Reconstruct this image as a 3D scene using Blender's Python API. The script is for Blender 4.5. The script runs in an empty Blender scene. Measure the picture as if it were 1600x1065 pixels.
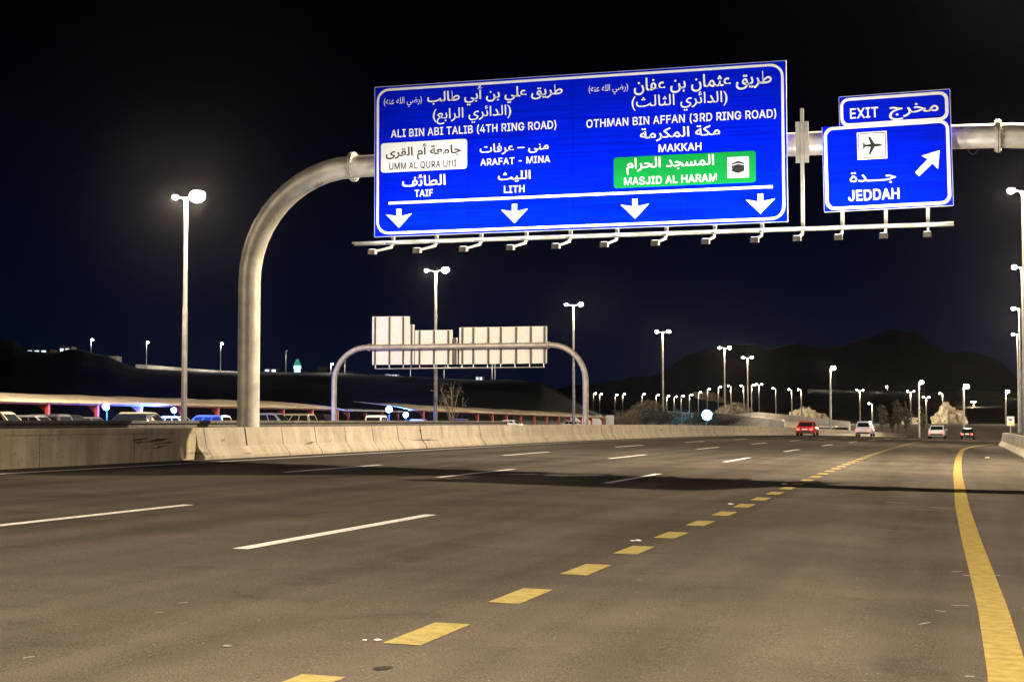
import bpy, bmesh, math, random
from mathutils import Vector, Matrix, noise
random.seed(7)
S = bpy.context.scene
C = S.collection
PI = math.pi
# ------------------------------------------------------------------ camera
F, HC = 2425.0, 1.455
PHI = math.atan(124.5 / F)
TH = math.atan(691 * math.cos(PHI) / F)
cd = bpy.data.cameras.new('camera'); cam = bpy.data.objects.new('camera', cd); C.objects.link(cam)
cd.sensor_width = 36; cd.lens = F / 1600 * 36; cd.clip_end = 20000; cd.clip_start = .1
cam.location = (0, 0, HC); cam.rotation_euler = (PI / 2 + PHI, 0, TH)
S.camera = cam
S.render.resolution_x, S.render.resolution_y = 1024, 681
S.view_settings.view_transform = 'Standard'; S.view_settings.look = 'None'
S.view_settings.exposure = 0.0; S.view_settings.gamma = 1
# ------------------------------------------------------------------ night sky
W = bpy.data.worlds.new('World'); S.world = W; W.use_nodes = True
wn = W.node_tree.nodes; wl = W.node_tree.links
bg = wn['Background']
tc = wn.new('ShaderNodeTexCoord'); sx = wn.new('ShaderNodeSeparateXYZ'); rp = wn.new('ShaderNodeValToRGB')
wl.new(tc.outputs['Generated'], sx.inputs[0]); wl.new(sx.outputs['Z'], rp.inputs[0]); wl.new(rp.outputs[0], bg.inputs[0])
cr = rp.color_ramp
cr.elements[0].position = 0.0; cr.elements[0].color = (.0016, .0036, .016, 1)
cr.elements[1].position = .30; cr.elements[1].color = (.0004, .0004, .0012, 1)
e = cr.elements.new(.10); e.color = (.0006, .0014, .0085, 1)
e = cr.elements.new(.20); e.color = (.0002, .0003, .0016, 1)
bg.inputs[1].default_value = 1.0
P_LEFT, P_RIGHT, P_SIGN, P_FAR, HAZE = 10000, 25000, 300, 1900, 8e-6

def lookm(m):
    return m

# ------------------------------------------------------------------ helpers
def ray(x, y):
    a = PI / 2 + PHI
    c = ((x - 800) / F, (532.5 - y) / F, -1.0)
    v = (c[0], c[1] * math.cos(a) - c[2] * math.sin(a), c[1] * math.sin(a) + c[2] * math.cos(a))
    return Vector((v[0] * math.cos(TH) - v[1] * math.sin(TH), v[0] * math.sin(TH) + v[1] * math.cos(TH), v[2]))
def atY(x, y, Y):
    r = ray(x, y); k = Y / r.y; return Vector((r.x * k, Y, r.z * k + HC))
def atX(x, y, X):
    r = ray(x, y); k = X / r.x; return Vector((X, r.y * k, r.z * k + HC))
def atD(x, y, D):                       # D metres along the camera's level direction
    r = ray(x, y); k = D / (r.x * -math.sin(TH) + r.y * math.cos(TH)); return Vector((r.x * k, r.y * k, r.z * k + HC))

TILT = .022
def shift(s): return 1.7e-4 * max(0., s - 45) ** 2
def drop(s):
    u = max(0., s - 55)
    return 4e-5 * u * u if u < 190 else 4e-5 * 190 * 190 + .0152 * (u - 190)
def RP(lat, s, dz=0.):                   # a point on our carriageway (banked, cresting, bending right)
    return Vector((lat + shift(s), s, -TILT * lat - drop(s) + dz))

def mat(name, col, rough=.6, metal=0., var=0., scale=4., bump=0., detail=6., var2=None, emit=None, estr=0., spec=.5):
    m = bpy.data.materials.new(name); m.use_nodes = True
    n = m.node_tree.nodes; l = m.node_tree.links; b = n['Principled BSDF']
    b.inputs['Base Color'].default_value = (*col, 1); b.inputs['Roughness'].default_value = rough
    b.inputs['Metallic'].default_value = metal; b.inputs['Specular IOR Level'].default_value = spec
    if emit:
        b.inputs['Emission Color'].default_value = (*emit, 1); b.inputs['Emission Strength'].default_value = estr
    if var > 0 or bump > 0:
        t = n.new('ShaderNodeTexCoord'); z = n.new('ShaderNodeTexNoise')
        z.inputs['Scale'].default_value = scale; z.inputs['Detail'].default_value = detail
        l.new(t.outputs['Object'], z.inputs['Vector'])
        if var > 0:
            r = n.new('ShaderNodeValToRGB'); l.new(z.outputs['Fac'], r.inputs[0])
            lo = var2 or tuple(c * (1 - var) for c in col); hi = tuple(min(1, c * (1 + var)) for c in col)
            r.color_ramp.elements[0].position = .32; r.color_ramp.elements[0].color = (*lo, 1)
            r.color_ramp.elements[1].position = .68; r.color_ramp.elements[1].color = (*hi, 1)
            l.new(r.outputs[0], b.inputs['Base Color'])
        if bump > 0:
            bp = n.new('ShaderNodeBump'); bp.inputs['Strength'].default_value = bump; bp.inputs['Distance'].default_value = .02
            l.new(z.outputs['Fac'], bp.inputs['Height']); l.new(bp.outputs[0], b.inputs['Normal'])
    return m

class MB:
    def __init__(s): s.v = []; s.f = []; s.mi = []
    def add(s, vs, fs, m=0):
        o = len(s.v); s.v += [tuple(p) for p in vs]; s.f += [tuple(i + o for i in f) for f in fs]; s.mi += [m] * len(fs); return s
    def box(s, a, b, m=0):
        (x0, y0, z0), (x1, y1, z1) = a, b
        return s.add([(x0,y0,z0),(x1,y0,z0),(x1,y1,z0),(x0,y1,z0),(x0,y0,z1),(x1,y0,z1),(x1,y1,z1),(x0,y1,z1)],
                     [(3,2,1,0),(4,5,6,7),(0,1,5,4),(1,2,6,5),(2,3,7,6),(3,0,4,7)], m)
    def tube(s, pts, rad, n=12, m=0, cap=True):
        pts = [Vector(p) for p in pts]
        if not hasattr(rad, '__len__'): rad = [rad] * len(pts)
        vs = []; fs = []; up = None
        for i, p in enumerate(pts):
            d = (pts[min(i + 1, len(pts) - 1)] - pts[max(i - 1, 0)]).normalized()
            if up is None: up = Vector((0, 0, 1)) if abs(d.z) < .9 else Vector((0, 1, 0))
            a = (up - d * up.dot(d)).normalized(); up = a; b = d.cross(a)
            for k in range(n):
                t = 2 * PI * k / n; vs.append(p + (a * math.cos(t) + b * math.sin(t)) * rad[i])
        for i in range(len(pts) - 1):
            for k in range(n):
                k2 = (k + 1) % n; fs.append((i*n+k, i*n+k2, (i+1)*n+k2, (i+1)*n+k))
        if cap:
            fs.append(tuple(range(n))[::-1]); fs.append(tuple(range((len(pts)-1)*n, len(pts)*n)))
        return s.add(vs, fs, m)
    def loft(s, rings, m=0, closed=True, cap=True):
        n = len(rings[0]); vs = [p for r in rings for p in r]; fs = []
        for i in range(len(rings) - 1):
            for k in range(n if closed else n - 1):
                k2 = (k + 1) % n; fs.append((i*n+k, i*n+k2, (i+1)*n+k2, (i+1)*n+k))
        if cap and closed:
            fs.append(tuple(range(n))[::-1]); fs.append(tuple(range((len(rings)-1)*n, len(rings)*n)))
        return s.add(vs, fs, m)
    def plate(s, poly, to3, t0, t1, m=0):          # prism: poly (u,v) between offsets t0 and t1
        n = len(poly)
        vs = [to3(u, v, t0) for u, v in poly] + [to3(u, v, t1) for u, v in poly]
        fs = [tuple(range(n))[::-1], tuple(range(n, 2*n))] + [(i, (i+1) % n, n + (i+1) % n, n + i) for i in range(n)]
        return s.add(vs, fs, m)
    def build(s, name, mats, parent=None, smooth=False, origin=None):
        if not isinstance(mats, (list, tuple)): mats = [mats]
        me = bpy.data.meshes.new(name); o = bpy.data.objects.new(name, me); C.objects.link(o)
        if parent is not None and origin is None:
            inv = parent.matrix_basis.inverted() if parent.parent is None else (parent.parent.matrix_basis @ parent.matrix_basis).inverted(); vs = [inv @ Vector(v) for v in s.v] if s.world else s.v
        elif origin is not None:
            vs = [Vector(v) - Vector(origin) for v in s.v]; o.location = origin
        else: vs = s.v
        me.from_pydata([tuple(v) for v in vs], [], s.f)
        for mm in mats: me.materials.append(mm)
        for p, k in zip(me.polygons, s.mi):
            p.material_index = k; p.use_smooth = smooth
        bm = bmesh.new(); bm.from_mesh(me); bmesh.ops.recalc_face_normals(bm, faces=bm.faces)
        bm.to_mesh(me); bm.free(); me.update()
        if smooth: me.set_sharp_from_angle(angle=math.radians(40))
        if parent is not None: o.parent = parent
        return o
    world = True

class LB(MB): world = False                       # coordinates already local to the parent

def tag(o, label=None, cat=None, group=None, kind=None):
    if label: o['label'] = label
    if cat: o['category'] = cat
    if group: o['group'] = group
    if kind: o['kind'] = kind
    return o
def thing(name, label, cat, loc=(0, 0, 0), rz=0., group=None):
    o = bpy.data.objects.new(name, None); C.objects.link(o)
    o.matrix_basis = Matrix.Translation(Vector(loc)) @ Matrix.Rotation(rz, 4, 'Z')
    o.empty_display_size = .3
    return tag(o, label, cat, group)
def kids(o): return [c for c in bpy.data.objects if c.parent == o]
def copy_tree(o, parent=None):
    c = o.copy(); C.objects.link(c)
    if parent is not None: c.parent = parent
    for ch in kids(o): copy_tree(ch, c)
    return c
def lamp_spot(data, loc, parent=None, aim=None):
    o = bpy.data.objects.new(data.name, data); C.objects.link(o); o.location = loc
    if aim is not None:
        o.rotation_euler = (Vector(aim) - Vector(loc)).to_track_quat('-Z', 'Y').to_euler()
    if parent is not None: o.parent = parent
    return o

# ------------------------------------------------------------------ materials
def road_mat():
    m = bpy.data.materials.new('asphalt'); m.use_nodes = True
    n = m.node_tree.nodes; l = m.node_tree.links; b = n['Principled BSDF']
    t = n.new('ShaderNodeTexCoord')
    def noi(scale, det, vec=None, rough=.6):
        z = n.new('ShaderNodeTexNoise'); z.inputs['Scale'].default_value = scale; z.inputs['Detail'].default_value = det
        z.inputs['Roughness'].default_value = rough
        l.new(vec or t.outputs['Object'], z.inputs['Vector']); return z
    def ramp(src, a, ca, bb, cb):
        r = n.new('ShaderNodeValToRGB'); l.new(src, r.inputs[0])
        r.color_ramp.elements[0].position = a; r.color_ramp.elements[0].color = (*ca, 1)
        r.color_ramp.elements[1].position = bb; r.color_ramp.elements[1].color = (*cb, 1); return r
    def mix(mode, fac, a, c):
        x = n.new('ShaderNodeMix'); x.data_type = 'RGBA'; x.blend_type = mode
        if hasattr(fac, 'links'): l.new(fac, x.inputs[0])
        else: x.inputs[0].default_value = fac
        l.new(a, x.inputs[6]); l.new(c, x.inputs[7]); return x.outputs[2]
    mp = n.new('ShaderNodeMapping'); mp.inputs['Scale'].default_value = (1.0, .05, 1)
    l.new(t.outputs['Object'], mp.inputs[0])
    wheel = ramp(noi(.75, 3, mp.outputs[0]).outputs['Fac'], .31, (.046, .0405, .0340), .70, (.080, .0712, .0600))
    patch = ramp(noi(.35, 5).outputs['Fac'], .35, (.76, .76, .76), .7, (1.12, 1.12, 1.12))
    c1 = mix('MULTIPLY', 1., wheel.outputs[0], patch.outputs[0])
    grain = ramp(noi(95, 2, rough=.8).outputs['Fac'], .33, (.45, .45, .45), .68, (1.55, 1.52, 1.48))
    c2 = mix('MULTIPLY', 1., c1, grain.outputs[0])
    v = n.new('ShaderNodeTexVoronoi'); v.inputs['Scale'].default_value = 16; l.new(t.outputs['Object'], v.inputs['Vector'])
    lt = n.new('ShaderNodeMath'); lt.operation = 'LESS_THAN'; lt.inputs[1].default_value = .11; l.new(v.outputs['Distance'], lt.inputs[0])
    sel = n.new('ShaderNodeSeparateColor'); l.new(v.outputs['Color'], sel.inputs[0])
    g2 = n.new('ShaderNodeMath'); g2.operation = 'GREATER_THAN'; g2.inputs[1].default_value = .95; l.new(sel.outputs[0], g2.inputs[0])
    mu = n.new('ShaderNodeMath'); mu.operation = 'MULTIPLY'; l.new(lt.outputs[0], mu.inputs[0]); l.new(g2.outputs[0], mu.inputs[1])
    rgb = n.new('ShaderNodeRGB'); rgb.outputs[0].default_value = (.19, .175, .15, 1)
    c3 = mix('MIX', mu.outputs[0], c2, rgb.outputs[0])
    st_ = ramp(noi(.9, 6, rough=.65).outputs['Fac'], .30, (.60, .60, .60), .42, (1, 1, 1))
    c4 = mix('MULTIPLY', .55, c3, st_.outputs[0])
    l.new(c4, b.inputs['Base Color'])
    b.inputs['Specular IOR Level'].default_value = 0
    rr = ramp(noi(30, 2).outputs['Fac'], .3, (.75,) * 3, .7, (.95,) * 3); l.new(rr.outputs[0], b.inputs['Roughness'])
    bp = n.new('ShaderNodeBump'); bp.inputs['Strength'].default_value = .06; bp.inputs['Distance'].default_value = .012
    l.new(noi(80, 3).outputs['Fac'], bp.inputs['Height']); l.new(bp.outputs[0], b.inputs['Normal'])
    return m

def sheet_mat(name, col):
    m = mat(name, col, .7, var=.10, scale=.8, spec=0.)
    n = m.node_tree.nodes; l = m.node_tree.links; b = n['Principled BSDF']; src = b.inputs['Base Color'].links[0].from_socket
    t = n.new('ShaderNodeTexCoord'); mp = n.new('ShaderNodeMapping'); mp.inputs['Scale'].default_value = (.12, 1, 5.5); l.new(t.outputs['Object'], mp.inputs[0])
    z = n.new('ShaderNodeTexNoise'); z.inputs['Scale'].default_value = 2.2; z.inputs['Detail'].default_value = 6; z.inputs['Roughness'].default_value = .7; l.new(mp.outputs[0], z.inputs['Vector'])
    r = n.new('ShaderNodeValToRGB'); l.new(z.outputs['Fac'], r.inputs[0]); r.color_ramp.elements[0].position = .35; r.color_ramp.elements[0].color = (.62, .62, .72, 1); r.color_ramp.elements[1].position = .62; r.color_ramp.elements[1].color = (1.1, 1.25, 1.05, 1)
    x = n.new('ShaderNodeMix'); x.data_type = 'RGBA'; x.blend_type = 'MULTIPLY'; x.inputs[0].default_value = 1; l.new(src, x.inputs[6]); l.new(r.outputs[0], x.inputs[7])
    l.new(x.outputs[2], b.inputs['Base Color']); return m
def paint_mat(name, col, wear):
    m = mat(name, col, .75, var=.18, scale=9, spec=.0)
    n = m.node_tree.nodes; l = m.node_tree.links; b = n['Principled BSDF']; src = b.inputs['Base Color'].links[0].from_socket
    t = n.new('ShaderNodeTexCoord'); z = n.new('ShaderNodeTexNoise'); z.inputs['Scale'].default_value = 22; z.inputs['Detail'].default_value = 9; z.inputs['Roughness'].default_value = .75
    l.new(t.outputs['Object'], z.inputs['Vector'])
    r = n.new('ShaderNodeValToRGB'); l.new(z.outputs['Fac'], r.inputs[0]); r.color_ramp.elements[0].position = wear - .02; r.color_ramp.elements[0].color = (.75, .75, .75, 1)
    r.color_ramp.elements[1].position = wear + .05; r.color_ramp.elements[1].color = (0, 0, 0, 1)
    x = n.new('ShaderNodeMix'); x.data_type = 'RGBA'; l.new(r.outputs[0], x.inputs[0]); l.new(src, x.inputs[6]); x.inputs[7].default_value = (.055, .047, .037, 1)
    l.new(x.outputs[2], b.inputs['Base Color']); return m

def concrete_mat(name, col, joint=0., dirt=.35):
    m = bpy.data.materials.new(name); m.use_nodes = True
    n = m.node_tree.nodes; l = m.node_tree.links; b = n['Principled BSDF']; b.inputs['Roughness'].default_value = .85; b.inputs['Specular IOR Level'].default_value = .08
    t = n.new('ShaderNodeTexCoord')
    def noi(scale, det, sc3=None):
        z = n.new('ShaderNodeTexNoise'); z.inputs['Scale'].default_value = scale; z.inputs['Detail'].default_value = det
        if sc3:
            mp = n.new('ShaderNodeMapping'); mp.inputs['Scale'].default_value = sc3; l.new(t.outputs['Object'], mp.inputs[0]); l.new(mp.outputs[0], z.inputs['Vector'])
        else: l.new(t.outputs['Object'], z.inputs['Vector'])
        return z
    def ramp(src, a, ca, bb, cb):
        r = n.new('ShaderNodeValToRGB'); l.new(src, r.inputs[0])
        r.color_ramp.elements[0].position = a; r.color_ramp.elements[0].color = (*ca, 1)
        r.color_ramp.elements[1].position = bb; r.color_ramp.elements[1].color = (*cb, 1); return r
    def mul(a, c, f=1.):
        x = n.new('ShaderNodeMix'); x.data_type = 'RGBA'; x.blend_type = 'MULTIPLY'; x.inputs[0].default_value = f
        l.new(a, x.inputs[6]); l.new(c, x.inputs[7]); return x.outputs[2]
    base = ramp(noi(1.2, 6).outputs['Fac'], .3, tuple(c * .82 for c in col), .7, tuple(c * 1.12 for c in col))
    streak = ramp(noi(1.5, 5, (.4, 2.2, .35)).outputs['Fac'], .38, (1 - dirt,) * 3, .6, (1, 1, 1))
    c = mul(base.outputs[0], streak.outputs[0], .6)
    spot = ramp(noi(9, 4).outputs['Fac'], .30, (.45, .42, .38), .40, (1, 1, 1))
    c = mul(c, spot.outputs[0], .5)
    scuff = ramp(noi(1.1, 8, (.2, .5, 4.)).outputs['Fac'], .30, (.35, .33, .31), .345, (1, 1, 1))
    c = mul(c, scuff.outputs[0], .7)
    l.new(c, b.inputs['Base Color'])
    bp = n.new('ShaderNodeBump'); bp.inputs['Strength'].default_value = .25; bp.inputs['Distance'].default_value = .02
    l.new(noi(25, 5).outputs['Fac'], bp.inputs['Height']); l.new(bp.outputs[0], b.inputs['Normal'])
    return m

def steel_mat(name, col, rust=.3, rough=.45, metal=.6):
    m = bpy.data.materials.new(name); m.use_nodes = True
    n = m.node_tree.nodes; l = m.node_tree.links; b = n['Principled BSDF']
    b.inputs['Metallic'].default_value = metal; b.inputs['Roughness'].default_value = rough
    t = n.new('ShaderNodeTexCoord')
    z = n.new('ShaderNodeTexNoise'); z.inputs['Scale'].default_value = 2.2; z.inputs['Detail'].default_value = 8; l.new(t.outputs['Object'], z.inputs['Vector'])
    r = n.new('ShaderNodeValToRGB'); l.new(z.outputs['Fac'], r.inputs[0])
    r.color_ramp.elements[0].position = .3; r.color_ramp.elements[0].color = (*[c * .7 for c in col], 1)
    r.color_ramp.elements[1].position = .65; r.color_ramp.elements[1].color = (*[c * 1.15 for c in col], 1)
    z2 = n.new('ShaderNodeTexNoise'); z2.inputs['Scale'].default_value = 1.1; z2.inputs['Detail'].default_value = 10; z2.inputs['Roughness'].default_value = .7
    l.new(t.outputs['Object'], z2.inputs['Vector'])
    r2 = n.new('ShaderNodeValToRGB'); l.new(z2.outputs['Fac'], r2.inputs[0])
    r2.color_ramp.elements[0].position = .62; r2.color_ramp.elements[0].color = (0, 0, 0, 1)
    r2.color_ramp.elements[1].position = .68; r2.color_ramp.elements[1].color = (rust,) * 3 + (1,)
    mx = n.new('ShaderNodeMix'); mx.data_type = 'RGBA'; l.new(r2.outputs[0], mx.inputs[0]); l.new(r.outputs[0], mx.inputs[6]); mx.inputs[7].default_value = (.16, .09, .045, 1)
    l.new(mx.outputs[2], b.inputs['Base Color'])
    bp = n.new('ShaderNodeBump'); bp.inputs['Strength'].default_value = .15; bp.inputs['Distance'].default_value = .02
    l.new(z.outputs['Fac'], bp.inputs['Height']); l.new(bp.outputs[0], b.inputs['Normal'])
    return m

M = dict(
    road=road_mat(), white_paint=paint_mat('white_road_paint', (.47, .46, .43), .40), yellow_paint=paint_mat('yellow_road_paint', (.205, .166, .062), .37),
    line_paint=paint_mat('yellow_line_paint', (.185, .142, .048), .35),
    barrier=concrete_mat('cast_concrete', (.36, .312, .232), dirt=.28), wall=concrete_mat('old_concrete', (.42, .35, .235), dirt=.4),
    darkwall=concrete_mat('grimy_concrete', (.13, .12, .10), dirt=.4), cap=concrete_mat('cap_concrete', (.50, .44, .34)), parapet=concrete_mat('parapet_concrete', (.42, .40, .36)),
    rubber=mat('rubber_scuff', (.05, .045, .038), .9, var=.5, scale=20),
    joint=mat('joint_gap', (.03, .027, .022), .95),
    gantry=steel_mat('galvanised_gantry', (.56, .525, .45), .75, .5, .45), galv=steel_mat('galvanised_steel', (.36, .34, .29), .15, .4, .5),
    pole=steel_mat('lamp_pole_steel', (.17, .16, .14), .1, .45, .3),
    farsteel=steel_mat('painted_gantry', (.34, .30, .25), .3, .5, .3),
    blue=sheet_mat('blue_sheeting', (.0003, .011, .68)), rim=mat('alu_edge', (.62, .62, .62), .4, .5),
    white=mat('white_sheeting', (.86, .86, .85), .5), green=mat('green_sheeting', (.003, .24, .04), .6, var=.08, scale=2., spec=.1),
    black=mat('black_vinyl', (.01, .01, .01), .5), teal=mat('teal_vinyl', (.01, .15, .16), .5),
    signback=mat('aluminium_sheet', (.60, .575, .51), .6, 0., var=.06, scale=3), rib=mat('dark_rib', (.06, .055, .05), .6),
    housing=mat('grey_housing', (.22, .22, .22), .5, .3), plastic=mat('black_plastic', (.02, .02, .02), .6),
    canopy=mat('beige_canopy_sheet', (.36, .30, .21), .7, var=.2, scale=.7, spec=.1), redpost=mat('red_steel', (.34, .05, .03), .5, var=.15, scale=5),
    whitewall=mat('white_render', (.70, .70, .72), .8, var=.08, scale=2),
    lot=mat('lot_asphalt', (.05, .05, .05), .9, var=.2, scale=.5),
    glass=mat('car_glass', (.012, .014, .016), .06), tyre=mat('tyre_rubber', (.015, .015, .015), .9), rimalloy=mat('alloy_rim', (.45, .45, .46), .3, .8),
    lens=mat('lamp_lens', (1, 1, 1), .3, emit=(1, .93, .80), estr=300.), lenssmall=mat('lamp_lens_far', (1, 1, 1), .3, emit=(1, .92, .78), estr=60.),
    lensamber=mat('lamp_lens_amber', (1, .9, .7), .3, emit=(1, .80, .50), estr=200.),
    floodlens=mat('floodlight_lens', (1, 1, 1), .3, emit=(.22, .60, 1.0), estr=12.), floodhalo=mat('floodlight_halo_glow', (.5, .6, 1), .3, emit=(.02, .16, 1.0), estr=1.6), signlens=mat('fixture_glass', (.9, .9, .9), .2, emit=(1, .96, .88), estr=3.),
    tail=mat('tail_lamp', (.5, .01, .01), .3, emit=(1, .06, .04), estr=7.), head=mat('head_lamp', (.9, .9, .9), .2, emit=(1, .97, .92), estr=18.),
    headoff=mat('head_lamp_off', (.5, .5, .5), .15), tailoff=mat('tail_lamp_off', (.25, .01, .01), .2),
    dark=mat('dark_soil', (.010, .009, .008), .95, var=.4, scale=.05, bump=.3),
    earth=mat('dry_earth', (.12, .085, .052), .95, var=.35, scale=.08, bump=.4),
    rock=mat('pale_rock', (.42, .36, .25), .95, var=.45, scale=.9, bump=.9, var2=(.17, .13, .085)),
    leaf=mat('dusty_leaf', (.018, .020, .009), .9, var=.35, scale=3), straw=mat('dry_straw', (.15, .12, .065), .9, var=.3, scale=3),
    bark=mat('thin_bark', (.04, .03, .02), .9, var=.3, scale=8), paper=mat('white_paper', (.42, .40, .36), .8, var=.1, scale=30),
    tar=mat('oil_stain', (.030, .027, .023), .9, spec=0.), scuff=mat('chalky_scuff', (.13, .118, .10), .9, var=.3, scale=20, spec=0.),
    litwin=mat('lit_windows', (.6, .7, .8), .5, emit=(.75, .85, 1.), estr=1.3), greenglow=mat('tower_green_light', (.2, .8, .5), .5, emit=(.06, .55, .30), estr=.55),
    towerglow=mat('tower_glowing_face', (.6, .7, .8), .6, emit=(.6, .85, 1.), estr=1.3), building=mat('dim_render', (.10, .09, .08), .9, var=.3, scale=.1),  # tower faces carry their floodlighting as emission
)
PAINT = {k: mat('car_paint_' + k, c, .22, me) for k, c, me in (('white', (.78, .78, .78), 0.), ('silver', (.45, .45, .46), .5), ('black', (.012, .012, .014), 0.),
         ('red', (.42, .02, .02), 0.), ('grey', (.12, .12, .13), .4), ('beige', (.45, .38, .28), .2))}
for k in ('lens', 'lenssmall', 'lensamber', 'floodlens', 'signlens', 'tail', 'head', 'litwin', 'greenglow', 'towerglow'):
    M[k].cycles.emission_sampling = 'NONE'

# ------------------------------------------------------------------ road
def strip(name, lat0, lat1, s0, s1, dz, m, ds=4., kind='structure'):
    """sheet on the carriageway; lat0/lat1 may be functions of s"""
    f0 = lat0 if callable(lat0) else (lambda s: lat0); f1 = lat1 if callable(lat1) else (lambda s: lat1)
    b = MB(); n = max(1, int(math.ceil((s1 - s0) / ds))); vs = []; fs = []
    for i in range(n + 1):
        s = s0 + (s1 - s0) * i / n
        vs += [RP(f0(s), s, dz), RP(f1(s), s, dz)]
    for i in range(n): fs.append((2*i, 2*i+1, 2*i+3, 2*i+2))
    b.add(vs, fs); o = b.build(name, m); return tag(o, kind=kind)
def flare(s):                                  # exit ramp leaving to the right
    u = max(0., s - 82); return .0011 * u * u + .010 * u
road = strip('road', -19.6, lambda s: 3.4 + flare(s), -40, 330, 0, M['road'], 3)
tag(road, kind='structure')
def yl(s):                                     # right edge line
    pts = [(-5, -.0), (9, .28), (12.7, .27), (20, .18), (27.7, .11), (44, .07), (63, .09), (86, .16), (111, .45)]
    for (a, x), (b, y) in zip(pts, pts[1:]):
        if s <= b: return x + (y - x) * max(0, (s - a)) / (b - a)
    return .45
b = MB()
def dashes(name, lat, w, items, m, dz=.004):
    b = MB()
    for s0, s1 in items:
        n = max(1, int((s1 - s0) / 3)); vs = []; fs = []
        for i in range(n + 1):
            s = s0 + (s1 - s0) * i / n; vs += [RP(lat - w / 2, s, dz), RP(lat + w / 2, s, dz)]
        for i in range(n): fs.append((2*i, 2*i+1, 2*i+3, 2*i+2))
        b.add(vs, fs)
    return tag(b.build(name, m), kind='structure')
per = [(14.5 + 17.2 * k + .12 * k, 20.5 + 17.2 * k + .12 * k) for k in range(-3, 14)]
for lat in (-7.0, -10.72, -14.3):
    dashes('lane_marking', lat, .17, per, M['white_paint'])
dashes('exit_lane_marking', -3.31, .25, [(9.13 + 2.26 * k, 10.16 + 2.26 * k) for k in range(-4, 75)], M['yellow_paint'])
strip('edge_line', -18.30, -18.14, -40, 300, .004, M['white_paint'])
def yc(s): return yl(s) + flare(s) * .9
strip('yellow_edge_line', lambda s: yc(s) - .115, lambda s: yc(s) + .115, -10, 150, .004, M['line_paint'], 1.5)
# stains, scuffs
def blob(name, lat, s, a, bb, m, dz=.004, seed=0, rot=0.):
    q = MB(); n = 22; vs = []
    for k in range(n):
        t = 2 * PI * k / n; r = 1 + .35 * noise.noise((math.cos(t) * 1.3 + seed, math.sin(t) * 1.3, seed * 2.1))
        u, w = a * r * math.cos(t), bb * r * math.sin(t)
        vs.append(RP(lat + u * math.cos(rot) - w * math.sin(rot), s + u * math.sin(rot) + w * math.cos(rot), dz))
    q.add(vs, [tuple(range(n))]); return tag(q.build(name, m), kind='structure')
def ground_px(x, y):
    r = ray(x, y); k = HC / (-r.z - TILT * r.x); return r.x * k, r.y * k
for i, (x, y, a, bb, m) in enumerate([(598, 1044, .05, .065, 'tar'), (1445, 974, .02, .10, 'scuff'), (1500, 946, .075, .035, 'scuff'), (1470, 955, .05, .02, 'scuff'),
        (1440, 796, .2, .05, 'scuff'), (1400, 785, .25, .05, 'scuff'), (1468, 793, .2, .06, 'scuff'), (1512, 899, .05, .06, 'scuff'), (1495, 893, .03, .08, 'scuff'), (1555, 899, .05, .03, 'scuff'),
        (1515, 1057, .03, .03, 'scuff'), (1000, 906, .02, .03, 'scuff'), (45, 1027, .02, .05, 'scuff'), (355, 1009, .03, .05, 'scuff'), (249, 957, .02, .04, 'scuff'), (285, 942, .02, .05, 'scuff')]):
    X, s = ground_px(x, y); blob('road_stain', X, s, a, bb, M[m], .0045, i * 1.7, random.uniform(-.6, .6))

# ------------------------------------------------------------------ barriers
def wall_loft(name, prof, s0, s1, m, ds=2.5, joints=None, label='', latf=None, cat='barrier', base=None, jprof=None):
    """prof: list of (lat,z) closed outline"""
    b = MB(); n = max(1, int(math.ceil((s1 - s0) / ds))); rings = []
    for i in range(n + 1):
        s = s0 + (s1 - s0) * i / n; o = latf(s) if latf else 0.
        z0 = (base(s) if base else None)
        r = []
        for la, z in prof:
            p = RP(la + o, s, z)
            if z0 is not None: p.z = z0 + z
            r.append(p)
        rings.append(r)
    b.loft(rings)
    if joints:
        for sj, hz0, wj in joints:                # a thin dark recessed-looking seam 3 mm proud of the face
            pr = [(la, z) for la, z in (jprof or prof) if z >= hz0 - 1e-6]
            o = latf(sj) if latf else 0.
            vs = []
            for la, z in pr:
                p = RP(la + o, sj - wj, z); q = RP(la + o, sj + wj, z)
                if base: p.z = base(sj) + z; q.z = base(sj) + z
                sg = .003 if True else 0
                vs += [p + Vector((sg, 0, .001)), q + Vector((sg, 0, .001))]
            b.add(vs, [(2*i, 2*i+1, 2*i+3, 2*i+2) for i in range(len(pr) - 1)], 1)
    o = b.build(name, [m, M['joint']]); return tag(o, label, cat)
JP = [(-19.12, -.02), (-19.12, .08), (-19.32, .33), (-19.40, .84), (-19.60, .84), (-19.66, .33), (-19.8, .08), (-19.8, -.6), (-19.12, -.6)]
JF = [(-19.12, .0), (-19.12, .08), (-19.32, .33), (-19.40, .84)]
jt = []
s = 37.9; k = 0
while s < 240:
    jt.append((s, .0 if k % 7 != 1 else .33, random.choice((.016, .022, .03, .05))))
    s += 2.5; k += 1
wall_loft('jersey_barrier', JP, 37.45, 320, M['barrier'], 2.5, jt, 'long pale concrete barrier with jointed sloping face beside the traffic lanes', jprof=JF)
WP = [(-19.38, -.5), (-19.38, .72), (-19.36, .72), (-19.36, .845), (-19.62, .845), (-19.62, -.5)]
wall_loft('concrete_wall', WP, -40, 37.44, M['wall'], 3, [(s_, -.0, .012) for s_ in (7.2, 15.4, 23.5, 30.1, 34.2)], 'plain vertical concrete wall in shade leading up to the sloping barrier', cat='wall', jprof=[(-19.38, .0), (-19.38, .72)])
TW = [(-21.3, -.8), (-21.3, .92), (-21.24, .92), (-21.24, 1.0), (-21.62, 1.0), (-21.62, -.8)]
def twbase(s): return .462 - drop(s)
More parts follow.
